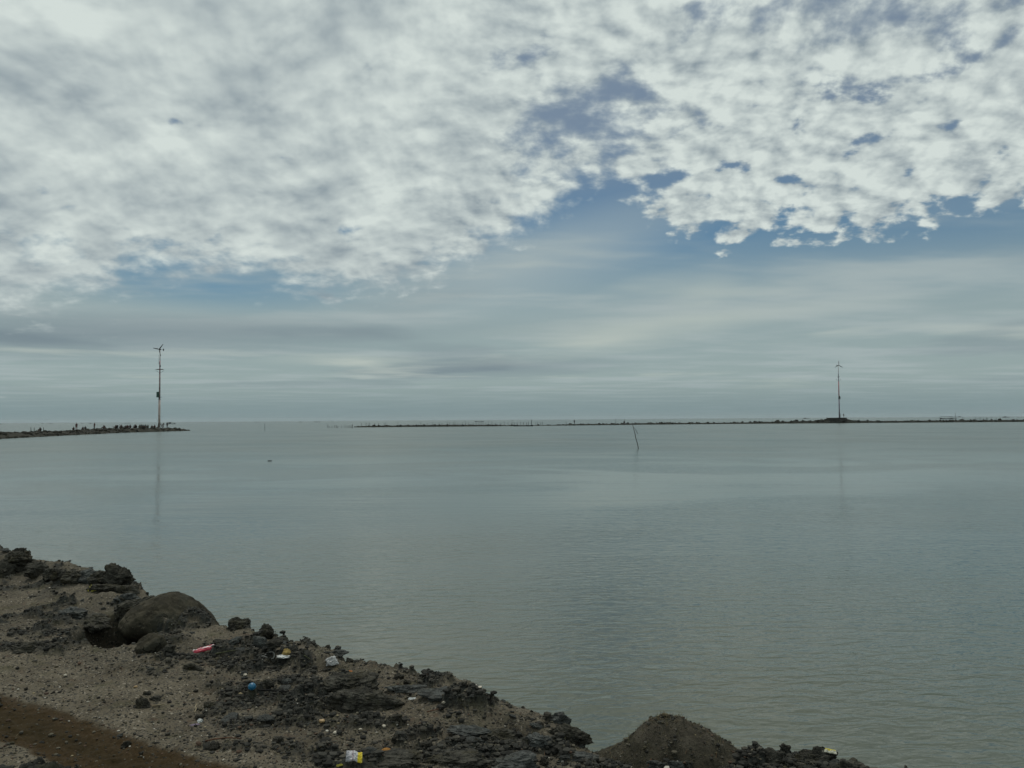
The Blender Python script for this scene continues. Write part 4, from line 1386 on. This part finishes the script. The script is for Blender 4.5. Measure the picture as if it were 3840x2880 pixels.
# long breakwater on the right
rp = [(1330, 318, 1.2, .35), (1352, 318, 1.6, .55), (1450, 319, 1.7, .75), (1600, 322, 1.5, .75), (1750, 325, 1.8, .85), (1860, 328, 1.4, .55), (1900, 330, 1.1, .35), (2000, 333, 1.2, .40), (2080, 338, 1.3, .45),
      (2140, 342, 1.9, .75), (2300, 352, 1.8, .75), (2420, 360, 1.9, .95), (2600, 367, 2.0, .95), (2760, 371, 2.0, .90), (2860, 374, 2.4, 1.20), (2960, 375, 2.4, 1.35), (3050, 376, 2.6, 1.7), (3092, 376, 3.0, 2.0), (3110, 377, 3.8, 2.9), (3185, 377, 3.8, 2.9),
      (3203, 377, 3.0, 2.0), (3235, 378, 2.6, 1.5), (3300, 379, 2.4, 1.2), (3450, 380, 2.4, 1.35), (3600, 381, 2.4, 1.35), (3840, 382, 2.4, 1.35), (4300, 384, 2.4, 1.3)]
rpath = []
for px, dep, w, h in rp:
    q = at_depth(px, 1590, dep); rpath.append((q.x, q.y + w, w, h * (.80 if px < 2000 else .64)))
reef = empty('breakwater', (rpath[0][0], rpath[0][1], 0)); tag(reef, 'long low dark stone breakwater across the water carrying the farther wind turbine', 'breakwater')
core, rinfo = ridge('rubble_core', rpath, 'far_core', reef, 9, 1.0)
core.location = (-reef.location.x, -reef.location.y, 0)
stones_on(reef, rinfo, far_shapes, 300, .40, .85, 12, facing=-1)


def on_reef(px, side=0.0):
    S_, X, Y, W, H, nx, ny = rinfo
    k = ray(px, 1590); i = int(np.argmin(np.abs(X / Y - k.x / k.y)))
    return Vector((X[i], Y[i] + side * W[i], H[i]))


for px, s, lab in ((2918, 1.5, 0), (2990, 1.3, 0), (2785, 1.15, 0), (3255, 1.25, 0), (3425, .95, 0), (3715, 1.0, 0), (3748, 1.3, 0), (2137, 1.0, 0), (2355, 1.1, 0), (2385, .9, 0), (2480, .9, 0), (2815, .9, 0)):
    q = on_reef(px)
    o = bpy.data.objects.new('stone', far_shapes[int(px) % 10]); col.objects.link(o); o.parent = reef
    o.location = (q.x - reef.location.x, q.y - reef.location.y, q.z + .1); o.scale = (s * .8, s * .7, s * .75); o.rotation_euler = (0, 0, px)

# ------------------------------------------------------------------ wind turbines
material('pole_metal', plain((.26, .21, .20), .7, .25, 1.2, .1))
material('pole_blue', plain((.22, .20, .24), .7, .25, 1.2, .1))
material('pole_plum', plain((.34, .12, .13), .7, .25, 1.2, .1))
material('pole_low', plain((.46, .38, .34), .7, .25, 1.2, .1))
material('dark_metal', plain((.025, .026, .030), .6, .25, 2, .1))
material('blade_paint', plain((.030, .034, .034), .5, .2, 2, .1))
material('blade_red', plain((.10, .030, .035), .5, .2, 2, .1))
material('box_green', plain((.010, .055, .038), .6, .25, 2, .1))
material('box_dark', plain((.012, .018, .016), .6, .25, 2, .1))
material('brace_rust', plain((.045, .024, .018), .9, .4, 2, .2))


def blade_mesh(name, L=1.95):
    """a tapered, slightly twisted blade along +Z"""
    V, F = [], []
    n, m = 10, 8
    for j in range(n + 1):
        t = j / n; ch = .36 * (1.0 - .55 * t) * (0.55 + .45 * min(1, t * 5)); tw = R(22 * (1 - t)); th = ch * .16
        for i in range(m):
            a = 2 * math.pi * i / m
            x = math.cos(a) * ch / 2 + ch * .12; y = math.sin(a) * th
            V.append((x * math.cos(tw) - y * math.sin(tw), x * math.sin(tw) + y * math.cos(tw), .10 + t * L))
    for j in range(n):
        for i in range(m): F.append((j * m + i, j * m + (i + 1) % m, (j + 1) * m + (i + 1) % m, (j + 1) * m + i))
    F.append(tuple(range(m))[::-1]); F.append(tuple(n * m + i for i in range(m)))
    me = bpy.data.meshes.new(name); me.from_pydata(V, [], F); me.update()
    return me


def turbine(loc, H, yaw, spin, label, variant):
    t = empty('wind_turbine', loc); tag(t, label, 'turbine', None)
    def part(nm, me, mat, par=None):
        o = mesh_obj(nm, me, mat, par or t); return o
    h1, h2 = H * .36, H * .69
    k = 1.0 if variant == 'left' else .95
    part('pole_section', tube_mesh('pole_section', [([(0, 0, 0), (0, 0, h1)], [.32 * k, .27 * k])], 14), 'pole_low' if variant == 'left' else 'pole_blue')
    part('pole_section', tube_mesh('pole_section', [([(0, 0, h1), (0, 0, h2)], [.235 * k, .20 * k])], 14), 'pole_metal' if variant == 'left' else 'pole_plum')
    hm = H * .86
    part('pole_section', tube_mesh('pole_section', [([(0, 0, h2), (0, 0, hm)], [.165 * k, .13 * k])], 12), 'pole_plum' if variant == 'left' else 'pole_blue')
    part('pole_section', tube_mesh('pole_section', [([(0, 0, hm), (0, 0, H - .1)], [.115 * k, .085 * k])], 12), 'pole_low')
    for z, r in ((h1, .30), (H * .50, .24), (h2, .20), (.03, .42)):
        part('flange', tube_mesh('flange', [([(0, 0, z - .05), (0, 0, z + .05)], [r * k, r * k])], 14), 'dark_metal')
    # nacelle, rotor and tail
    na = part('nacelle', tube_mesh('nacelle', [([(0, -.42, 0), (0, -.36, 0), (0, .0, 0), (0, .42, 0), (0, .5, 0)], [.06, .15, .17, .13, .05])], 14), 'dark_metal')
    na.location = (0, 0, H); na.rotation_euler = (0, 0, yaw)
    tl = part('tail_boom', tube_mesh('tail_boom', [([(0, .45, 0), (0, 1.35, .02)], .03)], 8), 'dark_metal', na)
    tv = part('tail_vane', box_mesh('tail_vane', [((0, 1.55, .02), (.02, .55, .62))], .008), 'blade_paint', na)
    hub = part('rotor_hub', tube_mesh('rotor_hub', [([(0, -.62, 0), (0, -.58, 0), (0, -.46, 0), (0, -.40, 0)], [.03, .09, .13, .12])], 14), 'dark_metal', na)
    bm_ = blade_mesh('blade')
    for i in range(3):
        me = bm_ if not (variant == 'right' and i == 0) else bm_.copy()
        b = bpy.data.objects.new('blade', me); col.objects.link(b)
        if not me.materials: me.materials.append(MATS['blade_red' if (variant == 'right' and i == 0) else 'blade_paint'])
        b.parent = t
        b.matrix_local = Matrix.Translation((0, 0, H)) @ Matrix.Rotation(yaw, 4, 'Z') @ Matrix.Translation((0, -.50, 0)) @ Matrix.Rotation(R(90 - spin - 120 * i), 4, 'Y')
    # crossarms with braces
    zc = H * (.742 if variant == 'left' else .735)
    ca = part('crossarm', box_mesh('crossarm', [((0, -.12, 0), (2.5, .10, .10)), ((0, .12, 0), (2.3, .10, .08))] if variant == 'left' else [((0, -.1, 0), (2.0, .06, .06))], .01), 'brace_rust' if variant == 'left' else 'dark_metal')
    ca.location = (0, 0, zc)
    for sx in (-1, 1):
        part('arm_brace', tube_mesh('arm_brace', [([(sx * .1, 0, zc - .9 * k), (sx * .55, 0, zc - .72 * k), (sx * 1.18 * k, 0, zc - (.30 if variant == 'left' else .02))], .035)], 8), 'dark_metal')
        if variant == 'left': part('arm_plate', box_mesh('arm_plate', [((sx * .5, 0, zc + .10), (.75, .42, .10))], .01), 'brace_rust')
    part('antenna_drum', tube_mesh('antenna_drum', [([(.08, -.1, zc + .75), (.08, -.1, zc + 1.35)], .20 * k)], 12), 'dark_metal')
    part('antenna_drum', tube_mesh('antenna_drum', [([(-.06, 0, zc + 1.6), (-.06, 0, zc + 2.3)], .14 * k)], 12), 'dark_metal')
    if variant == 'left':
        part('whip_antenna', tube_mesh('whip_antenna', [([(0, 0, zc + 1.5), (-.40, 0, zc + 1.6), (-.44, 0, zc + 4.3)], [.03, .03, .018])], 6), 'dark_metal')
        zb = H * .39
        bx_ = part('equipment_box', box_mesh('equipment_box', [((-.46, -.05, zb + .78), (.72, .5, 1.56))], .03), 'box_green')
        part('box_door', box_mesh('box_door', [((-.46, -.315, zb + .78), (.62, .03, 1.42))], .01), 'box_green', bx_)
        part('box_handle', box_mesh('box_handle', [((-.24, -.345, zb + .78), (.04, .03, .22))], .006), 'dark_metal', bx_)
        part('box_shelf', box_mesh('box_shelf', [((-.1, -.02, zb - .05), (1.55, .45, .06))], .01), 'dark_metal')
        part('cable', tube_mesh('cable', [([(-.22, -.12, zb), (-.26, -.1, h1 * .6), (-.27, -.08, .3)], .035)], 6), 'dark_metal')
        for a in range(3):
            an = R(20 + 120 * a)
            part('base_brace', tube_mesh('base_brace', [([(.20 * math.cos(an), .20 * math.sin(an), 1.5), (.85 * math.cos(an), .85 * math.sin(an), 0)], .09)], 8), 'brace_rust')
        part('guy_wire', tube_mesh('guy_wire', [([(.2, 0, 1.4), (1.6, -.2, .0)], .022)], 6), 'dark_metal')
    else:
        zb = H * .355
        bx_ = part('equipment_box', box_mesh('equipment_box', [((-.06, -.30, zb + .62), (.55, .42, 1.15))], .03), 'box_dark')
        part('box_door', box_mesh('box_door', [((-.06, -.525, zb + .62), (.46, .03, 1.03))], .01), 'box_dark', bx_)
        part('bent_bracket', tube_mesh('bent_bracket', [([(.05, -.1, zb + 1.16), (.32, -.1, zb + 1.24), (.50, -.1, zb + 1.05), (.56, -.1, zb + .6), (.55, -.1, zb - .05), (.2, -.1, zb - .12)], [.10, .12, .12, .11, .07, .05])], 10), 'box_dark')
        part('wind_gauge', tube_mesh('wind_gauge', [([(0, 0, zc + .75), (-.45, 0, zc + .75), (-.46, 0, zc + 1.2)], [.03, .03, .10])], 8), 'dark_metal')
        # access ladder at the foot
        L = [([(.30, -.1, 0), (.30, -.1, 1.6)], .04), ([(.62, -.1, 0), (.58, -.1, 1.3), (.45, -.1, 1.75), (.25, -.1, 1.95)], .05)]
        part('ladder_rail', tube_mesh('ladder_rail', [L[0]], 8), 'dark_metal'); part('ladder_rail', tube_mesh('ladder_rail', [L[1]], 8), 'dark_metal')
        for z in (.3, .65, 1.0, 1.35): part('ladder_rung', tube_mesh('ladder_rung', [([(.30, -.1, z), (.60, -.1, z)], .025)], 6), 'dark_metal')
    return t


lt = at_depth(597, 1605, 246); lt.z = 0.85
hub_l = at_depth(602, 1310.5, 246).z
turbine(lt, hub_l - lt.z, R(-14), 48, 'left wind turbine on a tall pole with a green box, at the jetty tip', 'left')

plat_q = at_depth(3149, 1586, 377)
pf = empty('concrete_platform', (plat_q.x, 377 + 3.6, 0)); tag(pf, 'low dark concrete platform under the farther wind turbine', 'platform')
PZ = 2.42
o = mesh_obj('base', box_mesh('platform_base', [((0, 0, PZ / 2 - .3), (7.3, 5.0, PZ + .2))], .08), 'concrete', pf)
o = mesh_obj('top_slab', box_mesh('top_slab', [((0, 0, PZ - .08), (7.6, 5.3, .22))], .04), 'concrete', pf)
for k in range(4): 
    o = mesh_obj('buttress', box_mesh('buttress', [((-3.0 + 2 * k, -2.7, .7), (.5, .6, 2.2))], .05), 'concrete', pf)
rt = Vector((at_depth(3150, 1568, 380).x, 380.6, PZ + .03))
hub_r = at_depth(3152, 1369.5, 380.6).z
turbine(rt, hub_r - rt.z, R(4), 90, 'right wind turbine on a slim pole with one red blade, on the concrete platform', 'right')
person('stand', (at_depth(3164, 1568, 380).x, 380.0, PZ + .03), R(200), 'cloth_red', 'cloth_white', 'person in a dark red top and pale trousers standing on the concrete platform', None, 1.15)

# people on the left jetty
def jp(kind, px, rz, shirt, tr, lab, side=0.0, group=None, sc_=1.0):
    q = on_jetty(px, side); person(kind, q, rz, shirt, tr, lab, group, sc_)


jp('stand', 624, R(170), 'cloth_dark', 'cloth_navy', 'person in dark clothes standing right of the left wind turbine', -.1)
jp('lean', 590, R(250), 'cloth_brown', 'cloth_red', 'person in brown bending at the foot of the left wind turbine', -.5)
jp('stand', 286, R(190), 'cloth_red', 'cloth_pink', 'person in red top and pale trousers standing, leftmost standing figure on the jetty')
jp('stand', 356, R(150), 'cloth_red', 'cloth_dark', 'person in dark trousers standing alone in the middle of the jetty')
jp('sit', 275, R(200), 'cloth_brown', 'cloth_dark', 'person crouching beside the leftmost standing figure on the jetty')
jp('sit', 312, R(190), 'cloth_grey', 'cloth_dark', 'person sitting, left one of a pair between the two standing figures', 0)
jp('sit', 322, R(170), 'cloth_dark', 'cloth_dark', 'person sitting, right one of a pair between the two standing figures', 0, None, 1.1)
jp('sit', 155, R(170), 'cloth_dark', 'cloth_dark', 'person in black sitting alone far left on the jetty', 0, None, 1.15)
jp('sit', 144, R(200), 'cloth_grey', 'cloth_dark', 'small crouched person beside the lone black figure far left', 0, None, .8)
jp('sit', 392, R(180), 'cloth_brown', 'cloth_dark', 'person sitting right of the lone standing figure, apart from the crowd', 0, None, 1.1)
crowd = [(398, 'cloth_grey'), (427, 'cloth_brown'), (432, 'cloth_dark'), (440, 'cloth_brown'), (446, 'cloth_grey'), (459, 'cloth_dark'), (464, 'cloth_brown'), (475, 'cloth_red'), (480, 'cloth_dark'), (492, 'cloth_dark'), (499, 'cloth_navy'), (506, 'cloth_dark'),
         (512, 'cloth_dark'), (518, 'cloth_brown'), (525, 'cloth_dark'), (531, 'cloth_teal'), (537, 'cloth_green'), (543, 'cloth_teal'), (549, 'cloth_teal'), (555, 'cloth_green'), (562, 'cloth_dark'), (568, 'cloth_brown'), (576, 'cloth_red')]
cnt = {}
for i, (px, c) in enumerate(crowd):
    teal = c in ('cloth_teal', 'cloth_green'); cnt[teal] = cnt.get(teal, 0) + 1
    jp('sit', px, R(random.uniform(140, 230)), c, 'cloth_dark' if not teal else 'cloth_green',
       f'{ordinal(cnt[teal])} from the left of the people in green sitting in the jetty crowd' if teal else f'{ordinal(cnt[teal])} from the left of the people in dark clothes sitting in the jetty crowd',
       random.uniform(-.3, .35), 'people sitting in green on the jetty' if teal else 'people sitting in a row on the jetty', random.uniform(1.05, 1.32))

person('stand', on_reef(2156) + Vector((0, 0, .0)), R(180), 'cloth_dark', 'cloth_dark', 'lone dark figure standing on the middle of the long breakwater', None, 1.12)
person('sit', on_reef(2344), R(180), 'cloth_dark', 'cloth_dark', 'dark figure sitting on the long breakwater just left of the leaning stake', None, 1.5)

# ------------------------------------------------------------------ boats and fishing gear
material('hull_dark', plain((.018, .020, .022), .7, .3, 1.5, .1))
material('hull_grey', plain((.06, .065, .068), .7, .3, 1.5, .1))
material('cabin_pale', plain((.22, .24, .24), .7, .2, 1.5, .1))


def hull_mesh(name, L, B, H_):
    V, F = [], []
    n = 14
    for i in range(n + 1):
        t = i / n * 2 - 1
        w = B / 2 * (1 - abs(t) ** 2.6) + .04; sheer = H_ * (.55 + .45 * abs(t) ** 2.2)
        for a, b in ((-1, 1), (-.8, .45), (-.35, 0), (.35, 0), (.8, .45), (1, 1)):
            V.append((t * L / 2 * (1.0 if b > .2 else .93), a * w, b * sheer - .25))
    for i in range(n):
        for j in range(5): F.append((i * 6 + j, (i + 1) * 6 + j, (i + 1) * 6 + j + 1, i * 6 + j + 1))
        F.append((i * 6 + 5, (i + 1) * 6 + 5, (i + 1) * 6, i * 6))            # deck
    F.append(tuple(range(6))); F.append(tuple(n * 6 + j for j in range(6))[::-1])
    me = bpy.data.meshes.new(name); me.from_pydata(V, [], F); me.update()
    return me


def boat(p, L, rz, label, cabin=True, mast=True, group=None, canopy=False, mat='hull_dark', thwart=False):
    L *= 1.5
    t = empty('fishing_boat', (p.x, p.y, 0), rz); tag(t, label, 'boat', group)
    mesh_obj('hull', hull_mesh('hull', L, L * .22, L * .11), mat, t)
    d = L * .06
    if cabin:
        c = mesh_obj('cabin', box_mesh('cabin', [((-L * .12, 0, d + L * .06), (L * .24, L * .13, L * .12))], L * .006), mat, t)
        mesh_obj('roof', box_mesh('cabin_roof', [((-L * .12, 0, d + L * .128), (L * .28, L * .16, L * .012))]), 'cabin_pale', c)
    if mast: mesh_obj('mast', tube_mesh('mast', [([(L * .15, 0, 0), (L * .15, 0, L * .30)], L * .008)], 6), 'hull_dark', t)
    if canopy:
        c = mesh_obj('canopy', box_mesh('canopy', [((0, 0, L * .19), (L * .82, L * .22, L * .02))]), 'hull_grey', t)
        for s in (-.36, -.12, .12, .36):
            mesh_obj('post', tube_mesh('post', [([(s * L, 0, d * .5), (s * L, 0, L * .185)], L * .008)], 6), 'hull_dark', t)
    if thwart:
        for s in (-.2, .15): mesh_obj('thwart', box_mesh('thwart', [((s * L, 0, L * .045), (L * .05, L * .19, L * .012))]), 'hull_grey', t)
    return t


FAR_LAB = {
    3: 'far boat at the left frame edge on the horizon', 160: 'far boat on the horizon above the lone sitting figure on the jetty', 191: 'far boat on the horizon, second after the one above the lone sitting figure',
    308: 'far boat on the horizon between the two left standing people', 341: 'far boat on the horizon just left of the middle standing person', 478: 'far flat boat on the horizon above the seated crowd',
    524: 'small far boat on the horizon above the right part of the seated crowd', 967: 'small far boat alone on the horizon between the jetty and the stake row', 1128: 'small far boat on the horizon left of the stake row',
    1189: 'far long thin boat on the horizon just left of the stake row', 1923: 'small far boat on the horizon above the low boat by the breakwater', 3022: 'far dark boat on the horizon left of the right wind turbine',
    3114: 'faint far boat on the horizon beside the right wind turbine', 3524: 'tiny far boat left of the canopied boat behind the breakwater', 3773: 'far boat with a pale cabin on the horizon at the right',
    3820: 'far boat on the horizon nearest the right frame edge'}
for i, (px, lab) in enumerate(FAR_LAB.items()):
    dep = 1500 + 130 * (i % 4)
    q = at_depth(px, 1580, dep)
    L = {478: 6.5, 1189: 7.5, 3022: 8.5, 3773: 9, 160: 4.2, 191: 4.6, 308: 4.6, 341: 4.6}.get(px, 3.8)
    boat(q, L, random.uniform(-.25, .25), lab, cabin=px not in (478, 1189, 524), mast=False, group='far boats on the horizon', mat='hull_grey' if px in (3114, 1923) else 'hull_dark')
boat(at_depth(443, 1589, 420), 3.6, .1, 'boat with a raised bow seen just above the seated crowd', cabin=True, mast=True)
boat(at_depth(641, 1580, 900), 6.5, .05, 'far boat with a cabin right of the left wind turbine', cabin=True, mast=False, canopy=True)
b_ = boat(at_depth(1797, 1577, 1000), 7.0, .0, 'boat with two upright posts on the horizon above the long breakwater', cabin=False, mast=False)
for s in (-.38, .38): mesh_obj('post', tube_mesh('post', [([(s * 7, 0, 0), (s * 7, 0, 1.3)], .10)], 6), 'hull_dark', b_)
boat(at_depth(1962, 1600, 318), 5.0, .02, 'low open black boat moored in front of the long breakwater', cabin=False, mast=False, thwart=True)
boat(at_depth(3549, 1570, 900), 9.5, .03, 'long canopied boat behind the breakwater right of the right wind turbine', cabin=False, mast=False, canopy=True)

# fishing stage with a tall mast behind the right end of the breakwater
fp = at_depth(3583, 1577, 520)
t = empty('fishing_stage', (fp.x, fp.y, 0)); tag(t, 'wooden fishing stage with a tall mast behind the right end of the breakwater', 'fishing stage')
mesh_obj('mast', tube_mesh('mast', [([(0, 0, -1), (0, 0, 5.0)], [.13, .08])], 8), 'hull_dark', t)
for sx in (-.9, .0, .9):
    for sy in (-.8, .8): mesh_obj('leg', tube_mesh('leg', [([(sx - .8, sy, -1), (sx - .7, sy, 2.0)], .07)], 6), 'hull_dark', t)
mesh_obj('deck', box_mesh('deck', [((-.7, 0, 1.5), (2.6, 2.0, .12))], .02), 'hull_grey', t)
mesh_obj('boom', tube_mesh('boom', [([(-4.2, 0, 2.35), (0, 0, 2.5), (3.6, 0, 2.35)], [.06, .09, .06])], 6), 'hull_dark', t)
mesh_obj('basket', box_mesh('basket', [((2.6, 0, 2.55), (1.0, .5, .4))], .05), 'hull_dark', t)

material('stake_wood', plain((.045, .042, .036), .9, .35, 2, .3))
stake_me = [tube_mesh('fishing_stake', [([(0, 0, -1.0), (random.uniform(-.04, .04), 0, .45), (random.uniform(-.08, .08), 0, 1.0)], [.10, .09, .07])], 6) for _ in range(6)]
for me in stake_me: me.materials.append(MATS['stake_wood'])


def stake(px, dep, h, label, group, thick=1.0):
    q = at_depth(px, 1590, dep)
    o = bpy.data.objects.new('fishing_stake', random.choice(stake_me)); col.objects.link(o)
    o.location = (q.x, q.y, 0); o.scale = (thick, thick, h); o.rotation_euler = (0, random.uniform(-.06, .06), random.uniform(0, 6))
    tag(o, label, 'stake', group)


for i, (px, h) in enumerate(((1229, 1.25), (1235, .5), (1245, .8), (1255, 1.0), (1262, 1.0), (1267, .7), (1281, .8), (1293, 1.0), (1301, .8), (1307, .7), (1312, 1.0), (1317, .8))):
    stake(px, 300 + random.uniform(-4, 6), h, f'{ordinal(i + 1)} from the left of the thin stakes in the water left of the long breakwater', 'stakes left of the long breakwater', .9)
stake(1321, 285, 1.25, 'tallest stake of the row, last one before the long breakwater', None, 1.2)
for i, zx in enumerate((430, 478, 500, 515, 563, 610, 665, 675, 810, 1045, 1110, 1170, 1235, 1265, 1320, 1345, 1385, 1400, 1430, 1475, 1510, 1540, 1590, 1620, 1650, 1670, 1690, 1720, 1745, 1780, 1820, 1875, 1910, 1950, 1985, 2000, 2020, 2045, 2080, 2110, 2140, 2160)):
    px = 1200 + zx / 2.765
    stake(px, 340 + random.uniform(-6, 14), random.uniform(1.35, 2.0), f'{ordinal(i + 1)} from the left of the thin stakes behind the long breakwater', 'stakes behind the long breakwater', random.uniform(.7, 1.0))
stake(1993, 338, 2.6, 'tall lone stake right of the low black boat', None, 1.2)
for i, px in enumerate((2010, 2016, 2027, 2034, 2124)): stake(px, 344, random.uniform(1.3, 1.7), f'{ordinal(i + 1)} thin stake right of the tall lone stake on the breakwater', 'stakes right of the tall lone stake', .8)
stake(2309, 372, 2.7, 'left of two thin tall stakes above the breakwater near the leaning stake', None, .8)
stake(2343, 372, 2.6, 'right of two thin tall stakes above the breakwater near the leaning stake', None, .8)
for i, (zx, h) in enumerate(((800, 1.9), (830, 1.2), (1095, 1.9), (1130, 1.3), (1185, 1.6), (1215, 1.9), (1270, 1.4), (1295, 1.6), (1345, 1.4), (1360, 1.8), (1380, 1.5), (1460, 1.9), (1585, 1.5), (1650, 1.2))):
    stake(3480 + zx / 6.144, 560, h * 1.15, f'{ordinal(i + 1)} from the left of the thin stakes behind the right end of the breakwater', 'stakes behind the right end of the breakwater', 1.0)
stake(993, 225, 2.0, 'faint thin stake alone in the water between the jetty and the long breakwater', None, .5)
for px, h in ((119, 1.0), (126, .9), (166, .9)):
    q = on_jetty(px)
    o = bpy.data.objects.new('marker_stick', stake_me[0]); col.objects.link(o); o.location = q; o.scale = (.7, .7, h)
    tag(o, {119: 'left of two short sticks upright on the left part of the jetty', 126: 'right of two short sticks upright on the left part of the jetty', 166: 'short stick upright right of the lone black sitting figure'}[px], 'stick')

# leaning stake close by, with its broken side branch
base = on_plane(2394, 1683, 0)
def at(px, py): return at_depth(px, py, base.y) - base
t = empty('leaning_stake', base); tag(t, 'crooked leaning stake with a broken hanging branch, standing alone in the water', 'stake')
mesh_obj('stem', tube_mesh('stem', [([tuple(at(2392, 1712)), tuple(at(2394, 1683)), tuple(at(2390, 1662)), tuple(at(2384, 1642)), tuple(at(2381, 1625)), tuple(at(2376, 1607)), tuple(at(2372, 1590)), tuple(at(2371, 1584))],
                                    [.035, .035, .032, .030, .027, .024, .020, .014])], 8), 'stake_wood', t)
mesh_obj('broken_branch', tube_mesh('broken_branch', [([tuple(at(2375.5, 1601)), tuple(at(2381, 1608)), tuple(at(2387, 1617)), tuple(at(2392, 1627))], [.010, .014, .018, .020])], 8), 'stake_wood', t)

# floating bit of driftwood
q = on_plane(1011, 1729, 0)
v, f = ico(3); v = v * np.array([.07, .05, .05]); v[:, 0] += .02 * np.sin(v[:, 2] * 20)
t = empty('driftwood', q); tag(t, 'small dark piece of driftwood floating in the open water', 'driftwood')
mesh_obj('log', tube_mesh('log', [([(-.13, 0, .01), (-.06, 0, .02), (.04, 0, .01), (.15, .02, .04)], [.02, .035, .025, .012])], 8), 'dark_wood', t)
mesh_obj('stub', tube_mesh('stub', [([(.08, 0, .02), (.13, 0, .07)], [.010, .006])], 6), 'dark_wood', t)


# ------------------------------------------------------------------ sea haze
def build_haze():
    def b(nt, p):
        nt.nodes.remove(p)
        v = nt.nodes.new('ShaderNodeVolumePrincipled')
        v.inputs['Color'].default_value = (.80, .88, .92, 1); v.inputs['Density'].default_value = 0.00005; v.inputs['Anisotropy'].default_value = .2
        nt.links.new(v.outputs[0], nt.nodes['Material Output'].inputs['Volume'])
    material('haze', b)
    o = mesh_obj('haze', box_mesh('haze', [((0, 5900, 15), (30600, 12600, 38))]), 'haze')
    tag(o, 'thin pale sea haze', 'haze', kind='stuff')


build_haze()
